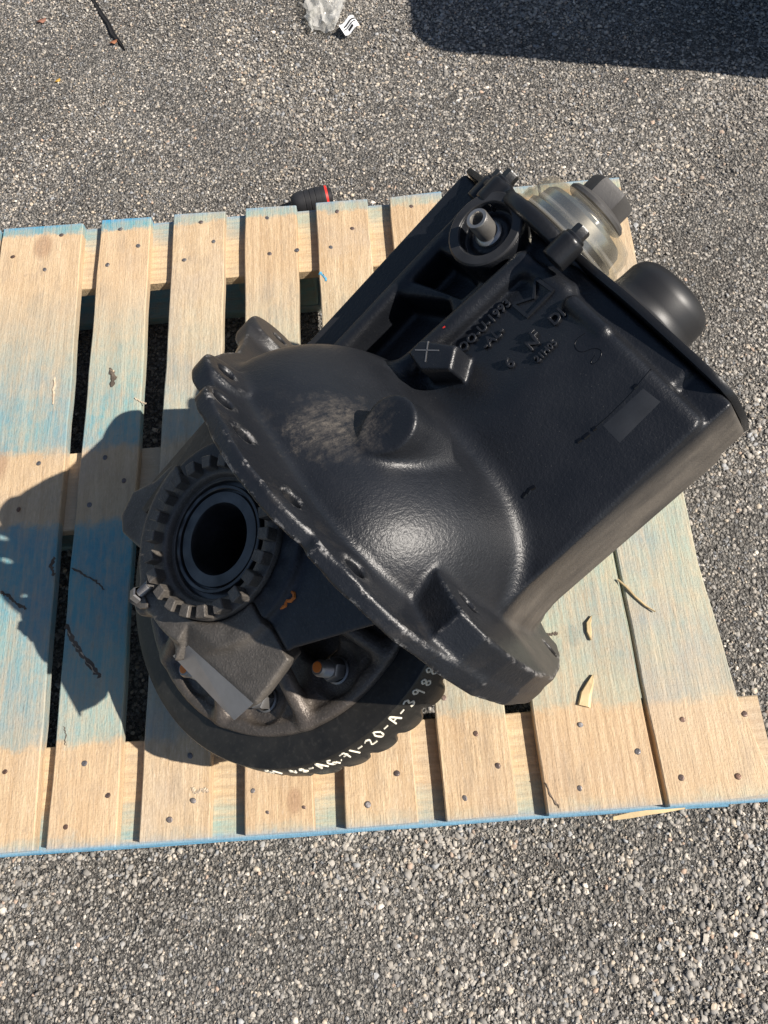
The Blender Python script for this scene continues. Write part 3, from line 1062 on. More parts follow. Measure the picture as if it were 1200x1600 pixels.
bm = bmesh.new()
def stroke_bar(bm, pts, w, h):
    """a flat raised bar along carrier points"""
    for p, q in zip(pts, pts[1:]):
        p, q = np.array(p, float), np.array(q, float)
        d = (q - p)[:2]; d /= np.linalg.norm(d)
        nrm = np.array([-d[1], d[0]]) * w / 2
        e = d * w / 2
        c4 = [(p[:2] - e - nrm), (q[:2] + e - nrm), (q[:2] + e + nrm), (p[:2] - e + nrm)]
        zz = [p[2], q[2], q[2], p[2]]
        prism(bm, [L(x[0], x[1], z - 1.5) for x, z in zip(c4, zz)], Vector((0, 0, (h + 1.5) * .001)))
S_ = lambda a, b: (a, b, drop(a, b))
stroke_bar(bm, [S_(410, 26), S_(412, 46)], 3.4, 2.2)
stroke_bar(bm, [S_(411, 47), S_(380, 47)], 2.6, 2.2)
stroke_bar(bm, [S_(380, 46), S_(379, 26)], 3.4, 2.2)
stroke_bar(bm, [S_(381, 25), S_(396, 36)], 2.4, 2.2)
stroke_bar(bm, [S_(396, 36), S_(408, 25)], 2.4, 2.2)
bm_obj('raised_emblem', bm, CAST, car, PL)

on_plateau = on_cast
bm = bmesh.new()
c0, c1, c2, c3 = [np.array(c, float) for c in ((942, 665), (1005, 607), (1032, 628), (968, 692))]
gridp = []
for i in range(9):
    row = []
    for j in range(5):
        u, v = i / 8, j / 4
        q = on_cast(*((c0 * (1 - u) + c1 * u) * (1 - v) + (c3 * (1 - u) + c2 * u) * v))
        edge = i in (0, 8) or j in (0, 4)
        row.append(bm.verts.new(L(q[0], q[1], q[2] + (.1 if edge else .9))))
    gridp.append(row)
for i in range(8):
    for j in range(4):
        bm.faces.new((gridp[i][j], gridp[i + 1][j], gridp[i + 1][j + 1], gridp[i][j + 1]))
bm_obj('blank_label_plate', bm, PLATEM, car, PL, 70)


def paint_line(name, pts3, w, mat, taper=None, parent=car, at=None):
    bm = bmesh.new()
    tube(bm, pts3, w, 6, taper)
    return bm_obj(name, bm, mat, parent, PL if at is None else at)


def pl3(ps, lift=.1):
    out = []
    for _ in range(2 if len(ps) > 4 else 0):
        ps = [ps[0]] + [p for (x0, y0), (x1, y1) in zip(ps, ps[1:]) for p in ((x0 * .75 + x1 * .25, y0 * .75 + y1 * .25), (x0 * .25 + x1 * .75, y0 * .25 + y1 * .75))] + [ps[-1]]
    for (x, y), (x2, y2) in zip(ps, ps[1:]):
        for k in range(3):
            q = on_plateau(x + (x2 - x) * k / 3, y + (y2 - y) * k / 3)
            out.append(L(q[0], q[1], q[2] + lift))
    q = on_plateau(*ps[-1]); out.append(L(q[0], q[1], q[2] + lift))
    return out


paint_line('marker_stroke', pl3([(930, 668), (945, 655), (960, 641), (985, 616), (1000, 597), (1017, 577)], -.25), .0006, SCRIBE)
for dab in ([(902, 690), (908, 686)], [(912, 684), (921, 677)], [(926, 671), (931, 668)], [(817, 777), (822, 770)], [(824, 771), (828, 764), (836, 760)], [(990, 606), (996, 601)]):
    paint_line('marker_dab', pl3(dab, -1.2), .0026, SCRIBE)
paint_line('marker_stroke', pl3([(914, 521), (900, 530), (897, 543), (908, 552), (928, 543), (941, 547), (938, 560), (927, 570), (922, 567), (930, 555)], -.2), .0005, SCRIBE)
# scribed cross on the square boss
bm = bmesh.new()
stroke_bar(bm, [(284, 4, 86), (300, 24, 86)], 1.2, .5)
stroke_bar(bm, [(298, 8, 86), (284, 22, 86)], 1.2, .5)
bm_obj('scribed_cross', bm, STEEL, car, PL)

# machined filter seat ring
bm = bmesh.new()
lathe(bm, [(.0292, .0495), (.0292, .0608), (.0300, .0616), (.0385, .0616), (.0402, .0602), (.0402, .052)], L(411, -60, 0), (0, 0, 1), 64)
bm_obj('filter_seat', bm, SEATM, car, PL, 30)
# pipe plug in the filter boss
bm = bmesh.new()
o_ = L(411, -60, 0); zc = Vector((0, 0, 1))
lathe(bm, [(.0, .047), (.0145, .047), (.0145, .052), (.0125, .054), (.0112, .0545), (.0112, .0785), (.0104, .080), (.0072, .080), (.0066, .0785), (.0060, .062), (0, .062)], o_, zc, 32)
bm_obj('threaded_nipple', bm, NIPM, car, PL, 35)

# front cover plate with the seal line, bolts and bosses
cp = [(-188, 2), (-150, 14), (-118, 34), (-60, 46), (0, 47), (40, 48), (70, 51), (90, 54), (107, 55.5), (124, 54.5), (142, 52), (165, 48.5), (190, 45), (208, 41), (222, 34), (231, 18), (233, -22), (227, -72), (150, -175), (40, -210), (-130, -150), (-188, -30)]
bm = bmesh.new()
prism(bm, [L(446.5, b, c) for b, c in cp], L(7.5, 0, 0))
bevel(bm, .0022, 2, 40)
bm_obj('front_cover', bm, COVERM, car, PL, 40)
AX = (-33, -14)
BOLTS = []
for (px, py, a_) in ((905, 365, 463), (792, 282, 460), (774, 283, 459)):
    q = onp(px, py, 0, a_)
    BOLTS.append((q[1], q[2]))
bf = Field((428, -200, -120), (482, 110, 120), 2.0)
bf.add(cyl_a(*AX, 84, 440, 456, 3), None)
for y, z in BOLTS:
    bf.add(cyl_a(y, z - 1, 13.5, 424, 457, 2), None, 8)
bf.cut(cyl_a(*AX, 70, 400, 500), None, 2)
bf.mesh('input_cage', COVERM, car, PL)
bm_h = None
for y, z in BOLTS + [(AX[0] + 20, AX[1] - 98), (AX[0] + 88, AX[1] - 40)]:
    bm = bmesh.new()
    lathe(bm, [(0, .456), (.0108, .456), (.0108, .4585), (.0095, .4598), (.008, .4598)], L(0, y, z), (1, 0, 0), 24)
    lathe(bm, [(.0082, .4590), (.0082, .4675), (.0074, .4692), (0, .4692)], L(0, y, z), (1, 0, 0), 6)
    bm_obj('cover_bolt', bm, COVERM, car, PL, 35)

# input shaft under its clear protector, and the shaft nut
bm = bmesh.new()
lathe(bm, [(.0565, .4625), (.0565, .470), (.053, .4725), (.051, .486), (.047, .4905), (.030, .491), (.028, .5), (.0, .5)], L(0, *AX), (1, 0, 0), 48)
bm_obj('input_shaft', bm, SHINY, car, PL, 30)
bm = bmesh.new()
lathe(bm, [(.0, .446), (.0605, .446), (.0605, .4605), (.0575, .4622), (0, .4622)], L(0, *AX), (1, 0, 0), 64)
bm_obj('shaft_seal', bm, BEARD, car, PL, 30)
bm = bmesh.new()
pf = [(.068, .452), (.070, .4515), (.070, .460), (.0655, .4625), (.0655, .472), (.0625, .475), (.061, .488), (.056, .4955), (.046, .498), (.028, .4985)]
pi_ = [(r - .0016, h - .0012) for r, h in pf[::-1]]
pi_[-1] = (.0672, .4525)
lathe(bm, pf + pi_, L(0, *AX), (1, 0, 0), 72, close=True)
bm_obj('clear_plastic_protector', bm, CLEAR, car, PL, 30)
bm = bmesh.new()
NA = onp(938, 322, 0, 512)
AXN = (AX[0], AX[1])
lathe(bm, [(.014, .5005), (.0345, .5005), (.036, .502), (.036, .5055), (.033, .5085), (.026, .5105)], L(0, *AXN), (1, 0, 0), 48)
lathe(bm, [(.0275, .508), (.0275, .525), (.0250, .5295), (.016, .5295), (.0155, .528), (0, .528)], L(0, *AXN), (1, 0, 0), 6, phase=.75)
bm_obj('shaft_nut', bm, NUTM, car, PL, 30)

# pinion bearing cap
bm = bmesh.new()
pf = [(.054, .448), (.054, .457), (.050, .4585), (.0475, .461), (.0465, .470)]
for k in range(1, 8):
    an = k / 7 * math.pi / 2
    pf.append((.0265 + .020 * math.cos(an), .478 + .021 * math.sin(an)))
pf.append((0, .4995))
lathe(bm, pf, L(0, 96, -20), (1, 0, 0), 64)
bm_obj('bearing_cover_cap', bm, CAPM, car, PL, 40)

# ------------------------------------------------------------------ ring gear, case, bearing
RB = .232
NT_ = 39
bm = bmesh.new()
N = NT_ * 12
rows = []
def pt(r, th, c): return Vector((r * math.cos(th), -r * math.sin(th), c))
TW = .024
for i in range(N):
    th = 2 * math.pi * i / N
    u = (i % 12) / 12
    # tooth / gap along the lower edge, slightly asymmetric
    low = [-.0505, -.0545, -.0575, -.0595, -.0605, -.0605, -.0595, -.0565, -.0510, -.0440, -.0415, -.0455][i % 12]
    ro = RB + .0088 - .0016 * (1 if i % 12 in (9, 10, 11) else 0)
    prof = [(.150, .0), (.222, .0), (.2265, -.0008), (RB - .0012, -.0016), (RB, -.0032), (RB + .0062, -.030), (ro, low + .006), (ro - .002, low), (.20, low + .004), (.155, low + .010), (.150, -.03)]
    rows.append([bm.verts.new(pt(r, th, c)) for r, c in prof])
np_ = len(rows[0])
for i in range(N):
    A, B = rows[i], rows[(i + 1) % N]
    for k in range(np_):
        bm.faces.new((A[k], A[(k + 1) % np_], B[(k + 1) % np_], B[k]))
bm_obj('ring_gear', bm, GEARM, car, PL, 38)

# handwriting on the gear's outer cone
GLY = {'5': [[(.8, 1), (.2, 1), (.15, .55), (.6, .6), (.8, .3), (.5, 0), (.1, .1)]], '1': [[(.3, 1), (.6, 0)]], '+': [[(.1, .45), (.95, .55)], [(.5, .95), (.55, .05)]],
       '7': [[(.1, .9), (.8, 1), (.45, 0)], [(.2, .5), (.8, .55)]], '8': [[(.5, .5), (.15, .75), (.5, 1), (.8, .78), (.5, .5), (.15, .22), (.5, 0), (.85, .25), (.5, .5)]], '-': [[(.1, .5), (.8, .5)]],
       'A': [[(.05, 0), (.4, 1), (.6, 1), (.9, 0)], [(.2, .4), (.8, .42)]], 'G': [[(.85, .85), (.5, 1), (.1, .6), (.2, .15), (.6, .05), (.85, .35), (.55, .4)], [(.85, .35), (.95, -.1)]], '.': [[(.35, .15), (.5, .1)]],
       '2': [[(.1, .8), (.45, 1), (.75, .75), (.1, .05), (.9, .05)]], '0': [[(.5, 1), (.1, .6), (.25, .05), (.65, .05), (.9, .6), (.5, 1)]], '3': [[(.1, .9), (.5, 1), (.75, .75), (.4, .52), (.85, .25), (.5, 0), (.1, .1)]],
       '9': [[(.8, .7), (.45, .5), (.15, .75), (.5, 1), (.8, .8), (.7, 0)]], ' ': []}
def ring_theta(px, py):
    q = onp(px, py, 2, -18)
    return math.atan2(q[1], q[0])
th0, th1 = ring_theta(418, 1214), ring_theta(716, 1034)
msg = '51 +8-AG.71-20-A-39885'
bm = bmesh.new()
wid = [(.55 if c in '1.' else .8 if c in '- ' else 1.0) for c in msg]
tot = sum(wid)
pos = 0
rj = random.Random(3)
for ch, w in zip(msg, wid):
    sc = rj.uniform(.82, 1.05); dy = rj.uniform(-.08, .08)
    for st in GLY[ch]:
        pts = []
        # round the polyline off
        fine_ = []
        for (x0, y0), (x1, y1) in zip(st, st[1:]):
            for k in range(3): fine_.append((x0 + (x1 - x0) * k / 3, y0 + (y1 - y0) * k / 3))
        fine_.append(st[-1])
        sm_ = [fine_[0]] + [tuple((np.array(fine_[i - 1]) + 2 * np.array(fine_[i]) + np.array(fine_[i + 1])) / 4) for i in range(1, len(fine_) - 1)] + [fine_[-1]]
        for x, y in sm_:
            u = (pos + w * (.12 + .72 * x)) / tot
            th = th0 + (th1 - th0) * u
            hgt = .34 + .60 * (y * sc + dy)
            c = -.030 + (.0268) * hgt
            r = RB + .0062 * (1 - (c + .030) / .0268) + .0002
            pts.append(pt(r, th, c))
        if len(pts) > 1: tube(bm, pts, .00115, 5)
    pos += w
bm_obj('painted_number', bm, WHITEP, car, PL)

# differential case: flange, spokes, hub
cf = Field((-215, -215, -24), (215, 215, 104), 2.4)
def case_body(A, B, Cc):
    r = np.sqrt(A * A + B * B)
    d = np.maximum(r - 197, np.maximum(-16 - Cc, Cc - 5))
    d = np.maximum(d, 44 - r)
    hub = np.maximum(smax(np.maximum(r - (118 - (Cc + 5) * .62), Cc - 88), -10 - Cc, 4), 44 - r)
    lip = smax(np.abs(r - 190) - 6.5, np.abs(Cc - 3) - 6, 4)
    return smin(smin(d, hub, 14), lip, 6)
cf.add(case_body)
NB = 10
ph0 = math.radians(91.5)
for i in range(NB):
    th = ph0 + 2 * math.pi * i / NB
    c_, s_ = math.cos(th), math.sin(th)
    # bolt pocket: flat floor round each nut
    cf.cut(cyl_c(158 * c_, 158 * s_, 27, 1.0, 80, 3), bb((158 * c_ - 40, 158 * s_ - 40, -5), (158 * c_ + 40, 158 * s_ + 40, 95)), 6)
    # cast window between hub and bolt
    cf.cut(cyl_c(114 * c_, 114 * s_, 25, -14, 80, 4), bb((112 * c_ - 40, 112 * s_ - 40, -15), (112 * c_ + 40, 112 * s_ + 40, 95)), 8)
for i in range(NB):
    th = ph0 + 2 * math.pi * (i + .5) / NB
    c_, s_ = math.cos(th), math.sin(th)
    cf.add(caps((70 * c_, 70 * s_, 62), (186 * c_, 186 * s_, 5), 9.5), bb((min(60 * c_, 200 * c_) - 25, min(60 * s_, 200 * s_) - 25, -12), (max(60 * c_, 200 * c_) + 25, max(60 * s_, 200 * s_) + 25, 90)), 9)
cf.mesh('differential_case', CASEM, car, PL)

for i in range(NB):
    th = ph0 + 2 * math.pi * i / NB
    x, y = 158 * math.cos(th), 158 * math.sin(th)
    bm = bmesh.new()
    lathe(bm, [(.015, .0012), (.0148, .003), (.0128, .004)], L(x, y, 0), zc, 24)
    lathe(bm, [(.0128, .003), (.0128, .0165), (.0112, .019), (.0085, .019)], L(x, y, 0), zc, 6, phase=i * .7)
    prof = [(.0085, .018)]
    for k in range(10): prof += [(.0089, .0195 + k * .0016), (.0082, .0203 + k * .0016)]
    prof += [(.0080, .0362), (.0068, .0378), (0, .0378)]
    lathe(bm, prof, L(x, y, 0), zc, 20)
    nb = bm_obj('ring_gear_nut', bm, STEEL, car, PL, 35)
    if i in (0, 1, 2, 9):
        bm = bmesh.new()
        lathe(bm, [(.0058, .0379), (.0052, .0384), (0, .0386)], L(x + .4, y - .8, 0), zc, 12)
        bm_obj('orange_paint_dab', bm, ORANGE, nb)

# bearing, adjuster with castellations
bm = bmesh.new()
lathe(bm, [(.0352, -.01), (.0352, .094), (.0368, .0975), (.0478, .0975), (.0485, .0965), (.0485, .0935), (.0505, .0935), (.0505, .0985), (.0512, .0992), (.0538, .0992), (.0545, .0985), (.0545, .092), (.060, .092)], L(0, 0, 0), zc, 96)
bm_obj('roller_bearing', bm, BEAR, car, PL2, 30)
bm = bmesh.new()
lathe(bm, [(.0595, .088), (.0595, .0965), (.0612, .098), (.0628, .0965), (.0635, .1035), (.0655, .106), (.0695, .106), (.0805, .106), (.0815, .104), (.0815, .088)], L(0, 0, 0), zc, 96)
NC = 22
for i in range(NC):
    t0 = 2 * math.pi * (i + .30) / NC; dth = 2 * math.pi / NC * .54
    ks = 4
    base_i, base_o = [], []
    P_ = []
    for k in range(ks + 1):
        th = t0 + dth * k / ks
        P_.append((th))
    poly = [pt(.0685, th, .1045) for th in P_] + [pt(.0808, th, .1045) for th in reversed(P_)]
    prism(bm, poly, Vector((0, 0, .0145)))
bevel(bm, .0009, 1, 50)
bm_obj('castellated_adjuster', bm, RAW, car, PL2, 35)

# bearing cap (near half) and the housing leg (far half), both cast
cap = Field((-150, -175, 20), (4, 185, 118), 1.9)
cap.add(lambda A, B, Cc: smax(np.sqrt(A * A + B * B) - (109 - (Cc - 100) * .22), np.maximum(50 - Cc, Cc - 101), 5))
def ear_r(A, B, Cc):
    d = poly2(A, B, [(10, 55), (10, 146), (-52, 158), (-92, 146), (-114, 62), (-92, 30)])
    top = 91 - np.clip(-A - 60 - np.maximum(0, (B - 62)) * .0, 0, None) * 0
    return smax(d + np.clip(84 - Cc, 0, 60) * .5, np.maximum(58 - Cc, Cc - top), 3)
cap.add(ear_r, None, 8)
def ear_l(A, B, Cc):
    d = poly2(A, B, [(10, -60), (10, -124), (-40, -128), (-72, -142), (-100, -130), (-108, -112), (-90, -60)])
    return smax(d, np.maximum(30 - Cc, Cc - 88), 4)
cap.add(ear_l, None, 10)
# milled bolt pad: a slope cut off the ear's edge
pB, pC, pA, pD = onp(297, 1001, 2, 90), onp(392, 1085, 2, 90), onp(272, 1018, 2, 76), onp(362, 1112, 2, 76)
nrm = np.cross(pC - pB, pA - pB); nrm /= np.linalg.norm(nrm)
if nrm[2] < 0: nrm = -nrm
def padcut(A, B, Cc):
    d = (A - pB[0]) * nrm[0] + (B - pB[1]) * nrm[1] + (Cc - pB[2]) * nrm[2]
    e = pC - pB
    side = ((A - pB[0]) * e[0] + (B - pB[1]) * e[1]) / np.linalg.norm(e[:2])
    return np.maximum(-d, -6 - side)
cap.cut(padcut, bb((-150, 44, 30), (0, 185, 118)), 1.5)
# adjuster lock bosses on the rim
cap.add(cyl_c(-112, -14, 15, 60, 98, 3), None, 10)
cap.cut(lambda A, B, Cc: np.sqrt(A * A + B * B) - 82.5, None, 1)
cap.cut(lambda A, B, Cc: -1.0 - A + 0 * B + 0 * Cc, None)
cap.D = cap.D
cap.mesh('bearing_cap', RAW, car, PL2)
bm = bmesh.new()
off = nrm * .35
prism(bm, [L(*(p - nrm * 1.5)) for p in (pA + (pB - pA) * .03, pB - (pB - pA) * .06, pC - (pC - pD) * .06, pD + (pC - pD) * .03)], L(*(nrm * 1.9)))
bm_obj('milled_bolt_pad', bm, PADM, car, PL2)

lg = Field((-6, -185, 5), (160, 225, 118), 2.2)
def legf(A, B, Cc):
    d = poly2(A, B, [(0, -128), (150, -122), (150, 212), (112, 192), (6, 141), (0, 141)])
    d = smax(d + np.clip(86 - Cc, 0, 60) * .6, np.maximum(52 - Cc, Cc - 90.5), 2.5)
    ch = (-(B + 112) * .80 + (Cc - 90) * .6)          # chamfer down the outer side
    return np.maximum(d, 0 * A + np.minimum(ch, 40) * 1.0 - 3)
lg.add(legf)
lg.add(lambda A, B, Cc: smax(np.sqrt(A * A + B * B) - (104 - (Cc - 100) * .22), np.maximum(50 - Cc, Cc - 100), 4), None, 6)
lg.cut(lambda A, B, Cc: np.sqrt(A * A + B * B) - 82.5, None, 1)
lg.cut(lambda A, B, Cc: A - 1.0 + 0 * B + 0 * Cc, None)
lg.mesh('bearing_leg', LEGM, car, PL2)
# dusty machined edge down the leg's outer side
bm = bmesh.new()
q1, q2, q3, q4 = onp(322, 668, 2, 88), onp(216, 790, 2, 80), onp(232, 806, 2, 92), onp(345, 690, 2, 98)
prism(bm, [L(*q) for q in (q1, q2, q3, q4)], L(0, 8, -20))
DUSTY = raw_cast('dusty_machined_edge', (.07, .058, .043), (.12, .10, .075), .6, .2, 200, .3)
bm_obj('leg_side_edge', bm, DUSTY, car, PL2)

# far bearing leg underneath, standing on the pallet
bm = bmesh.new()
lathe(bm, [(.0, -.215), (.085, -.215), (.09, -.21), (.095, -.14), (.13, -.06), (.0, -.05)], L(0, 0, 0), zc, 48)
lathe(bm, [(.0, -.205), (.05, -.205), (.05, -.06), (0, -.06)], L(95, -60, 0), zc, 24)
bm_obj('lower_bearing_leg', bm, LEGM, car, PL, 40)

# adjuster lock bolt
bm = bmesh.new()
p_ = onp(224, 926, 2, 104)
p2 = onp(246, 905, 2, 112)
d_ = Vector(L(*p2)) - Vector(L(*p_))
dn = d_.normalized()
lathe(bm, [(0, -.008), (.0075, -.008), (.009, -.0065), (.009, .001), (.0075, .0025)], Vector(L(*p_)), dn, 6)
prof = [(.0045, .001)]
for k in range(12): prof += [(.0050, .003 + k * .0016), (.0043, .0038 + k * .0016)]
prof += [(.0042, .0225), (0, .0228)]
lathe(bm, prof, Vector(L(*p_)), dn, 16)
bm_obj('lock_bolt', bm, STEEL, car, PL2, 35)
bm = bmesh.new()
prism(bm, [L(*onp(x, y, 2, 96)) for x, y in ((214, 938), (226, 920), (240, 932), (246, 948), (232, 950))], L(0, 0, 9))
bevel(bm, .002, 2)
bm_obj('lock_plate', bm, RAW, car, PL2, 40)

# orange figure on the leg face
paint_line('orange_mark', [L(*(onp(x, y, 2, 91))) for x, y in ((408, 934), (416, 941), (424, 945), (432, 947), (438, 943), (439, 937), (434, 935), (430, 938), (438, 936), (446, 936), (451, 931), (450, 925), (446, 922))], .0019, ORANGE, at=PL2)
paint_line('blue_scuff', [L(*(onp(x, y, 0, 150))) for x, y in ((738, 1034), (746, 1030), (754, 1026))], .0016, BLUEP, [.3, 1, .3])
paint_line('red_speck', [L(316, -8, 63.6), L(318.5, -7, 63.7)], .0014, REDP)

# torn grooves in the deck boards
GOUGE = simple('torn_dark_wood', (.11, .085, .065), .9, 0, 500, .6, .002, .4)
PALEW = simple('torn_pale_wood', (.50, .40, .29), .9, 0, 500, .6, .002, .3)
def gouge(key, ps, w, mat, name='torn_groove', jag=.0012):
    bm = bmesh.new()
    rg = random.Random(int(ps[0][0] * 7 + ps[0][1]))
    pts = []
    for (x0, y0), (x1, y1) in zip(ps, ps[1:]):
        for k in range(6): pts.append((x0 + (x1 - x0) * k / 6, y0 + (y1 - y0) * k / 6))
    pts.append(ps[-1])
    P_ = [un(x, y, 0) for x, y in pts]
    rows = []
    for i, p in enumerate(P_):
        d = P_[min(i + 1, len(P_) - 1)] - P_[max(0, i - 1)]
        nn = np.array([-d[1], d[0]]) / (np.linalg.norm(d[:2]) + 1e-9)
        ww = w * (.25 if i in (0, len(P_) - 1) else rg.uniform(.5, 1.3))
        o = rg.uniform(-1, 1) * jag
        rows.append([bm.verts.new((p[0] + nn[0] * (k * ww + o), p[1] + nn[1] * (k * ww + o), h)) for k, h in ((-1, .0001), (-.3, .0011 + rg.uniform(0, .001)), (.4, .0009), (1, .0001))])
    for A, B in zip(rows, rows[1:]):
        for k in range(3): bm.faces.new((A[k], A[k + 1], B[k + 1], B[k]))
    bm_obj(name, bm, mat, DECK[key])
gouge('C', [(112, 887), (130, 897), (150, 908), (163, 922)], .0016, GOUGE)
gouge('C', [(104, 975), (112, 998), (128, 1022), (146, 1045), (158, 1058)], .0042, GOUGE)
gouge('C', [(106, 985), (118, 1008), (135, 1032), (150, 1052)], .0018, PALEW, 'torn_fibres')
gouge('B', [(0, 925), (14, 932), (28, 945), (42, 951)], .0022, GOUGE)
gouge('B', [(85, 870), (80, 885), (84, 900)], .0028, GOUGE)
gouge('C', [(172, 575), (178, 590), (174, 605)], .0042, GOUGE, 'dark_stain_pit')
gouge('C', [(172, 577), (179, 581)], .0016, PALEW, 'torn_fibres')
gouge('C', [(210, 622), (222, 628), (228, 632)], .0014, PALEW, 'torn_fibres')
gouge('B', [(86, 590), (84, 610), (82, 632)], .0022, PALEW, 'torn_fibres')
gouge('D', [(300, 1230), (306, 1240), (318, 1233), (326, 1238)], .0026, PALEW, 'torn_fibres')
gouge('H', [(852, 1222), (860, 1244), (874, 1262)], .0018, GOUGE)
gouge('H', [(853, 993), (862, 991), (872, 990)], .0022, GOUGE)
gouge('F', [(500, 425), (506, 432), (510, 440)], .0030, simple('blue_paint_chip', (.08, .32, .50), .7), 'paint_chip')
gouge('F', [(506, 428), (509, 438)], .0012, PALEW, 'torn_fibres')
gouge('C', [(101, 1135), (103, 1150), (102, 1165)], .0010, GOUGE)

# ------------------------------------------------------------------ splinters on the pallet
def splinter(name, px, z, wids, th, label, grp='wood splinters lying on the pallet'):
    bm = bmesh.new()
    pts = [un(x, y, z) for x, y in px]
    rows = []
    for i, p in enumerate(pts):
        d = pts[min(i + 1, len(pts) - 1)] - pts[max(0, i - 1)]
        nn = np.array([-d[1], d[0], 0]); nn /= np.linalg.norm(nn)
        w = wids[i]
        lift = .002 * math.sin(i * 1.9)
        rows.append([bm.verts.new(p - ORGS + s * nn * w + np.array([0, 0, h + abs(lift)])) for s, h in ((-1, .0003), (-.8, th), (.5, th * 1.2), (1, .0003))])
    for A, B in zip(rows, rows[1:]):
        for k in range(4): bm.faces.new((A[k], A[(k + 1) % 4], B[(k + 1) % 4], B[k]))
    bm.faces.new(rows[0]); bm.faces.new(rows[-1])
    o = bm_obj(name, bm, CHIP)
    o.location = ORGS
    return tag(o, label, 'splinter', grp)


ORGS = un(915, 1080, 0)
splinter('wood_splinter', [(926, 1055), (922, 1068), (915, 1085), (912, 1104)], 0, [.0008, .0045, .0075, .0085], .004, 'broad pale wood chip by the lower right nails, pointed at its top')
ORGS = un(920, 980, 0)
splinter('wood_splinter', [(924, 963), (919, 975), (920, 988), (923, 1001)], 0, [.0006, .0035, .0035, .0008], .0035, 'short slim wood splinter on the greenish right board, above the broad chip')
ORGS = un(990, 930, 0)
splinter('wood_splinter', [(965, 906), (978, 918), (992, 933), (1008, 947), (1023, 957)], .001, [.0012, .0016, .0014, .0012, .0005], .003, 'long thin splinter lying across the seam of the two right boards')

# pale strip split off the pallet's near edge
bm = bmesh.new()
rows = []
for (x, y), w in zip(((958, 1279), (985, 1274), (1010, 1270), (1040, 1267), (1070, 1263)), (.0022, .0035, .003, .002, .0008)):
    p = un(x, y, -.03)
    rows.append([bm.verts.new((p[0] + dx, p[1] + dy, p[2] + dz)) for dx, dy, dz in ((0, -w, 0), (0, w, .003), (0, w, -.004), (0, -w, -.004))])
for A, B in zip(rows, rows[1:]):
    for k in range(4): bm.faces.new((A[k], A[(k + 1) % 4], B[(k + 1) % 4], B[k]))
bm.faces.new(rows[0]); bm.faces.new(rows[-1])
bm_obj('split_strip', bm, CHIP, pal, PLOC)

# ------------------------------------------------------------------ black grip behind the pallet
g = un(489, 313, GZ + .025)
grip = bpy.data.objects.new('tool_handle', None)
COL.objects.link(grip)
grip.location = (g[0], g[1], GZ)
grip.scale = (.84, .84, .84)
tag(grip, 'black ribbed tool handle with a red ring lying behind the pallet edge', 'tool handle')
ax = Vector((.97, .16, .0)).normalized()
bm = bmesh.new()
prof = [(0, -.052), (.010, -.0515), (.020, -.047), (.024, -.040), (.0255, -.034)]
for k in range(4):
    h0 = -.030 + k * .0125
    prof += [(.0262 + k * .0006, h0), (.0270 + k * .0006, h0 + .009), (.0256 + k * .0006, h0 + .0098), (.0256 + k * .0006, h0 + .0115)]
prof += [(.0285, .024), (.028, .030), (.0, .030)]
lathe(bm, prof, (0, 0, .0285), ax, 40)
bm_obj('grip', bm, GRIPM, grip, None, 40)
bm = bmesh.new()
lathe(bm, [(.0, .0302), (.0275, .0302), (.0268, .0352), (0, .0352)], (0, 0, .0285), ax, 40)
bm_obj('red_ring', bm, REDP, grip, None, 40)
bm = bmesh.new()
lathe(bm, [(.0, .0354), (.021, .0354), (.021, .043), (.018, .0455), (0, .0455)], (0, 0, .0285), ax, 32)
bm_obj('end_plug', bm, GRIPM, grip, None, 40)

# ------------------------------------------------------------------ crumpled clear bag at the top
bc_ = un(508, 8, GZ + .02)
bag = bpy.data.objects.new('plastic_bag', None)
COL.objects.link(bag)
bag.location = (bc_[0], bc_[1], GZ)
tag(bag, 'crumpled clear plastic bag with a black and white printed corner on the asphalt', 'plastic bag')
r = np.random.default_rng(11)
bm = bmesh.new()
NU, NV = 84, 46
gridv = []
ks = r.normal(size=(26, 2)) * np.array([2.6, 11]); ks[:, 0] = np.round(ks[:, 0]); phs = r.uniform(0, 6.28, 26); am = r.uniform(.3, 1, 26)
for i in range(NU):
    row = []
    for j in range(NV):
        u = i / NU * 2 * math.pi; v = j / (NV - 1)
        rad_x = .062 * (1 - .3 * v); rad_z = .030 * (.3 + .8 * math.sin(math.pi * min(.97, .06 + .9 * v)) ** .6)
        cr = 0
        for q in range(26):
            s_ = math.sin(ks[q][0] * u + ks[q][1] * v + phs[q] + 1.2 * math.sin(3 * v + phs[q] * 2))
            cr += am[q] * (1 - 2 * abs(s_) ** .7) / (1 + .12 * abs(ks[q][1]))
        cr *= .075
        x = rad_x * math.cos(u) * (1 + cr)
        z = .020 + rad_z * math.sin(u) * (1 + cr * 1.8) + .006 * cr
        y = .085 - .150 * v + .008 * math.sin(3 * u + 2) + .012 * cr
        row.append(bm.verts.new((x + .12 * (y - .03) * .5, y, max(.0035, z))))
    gridv.append(row)
for i in range(NU):
    for j in range(NV - 1):
        A, B = gridv[i], gridv[(i + 1) % NU]
        bm.faces.new((A[j], B[j], B[j + 1], A[j + 1]))
bm_obj('film', bm, FILM, bag, None, 25)
PRW = simple('white_print_film', (.78, .79, .80), .3)
PRK = simple('black_print_film', (.02, .02, .022), .3)
lc = un(546, 40, GZ + .02) - np.array(bag.location)
ux = Vector((.80, .55, .1)).normalized(); uy = Vector((-.5, .75, .42)).normalized()
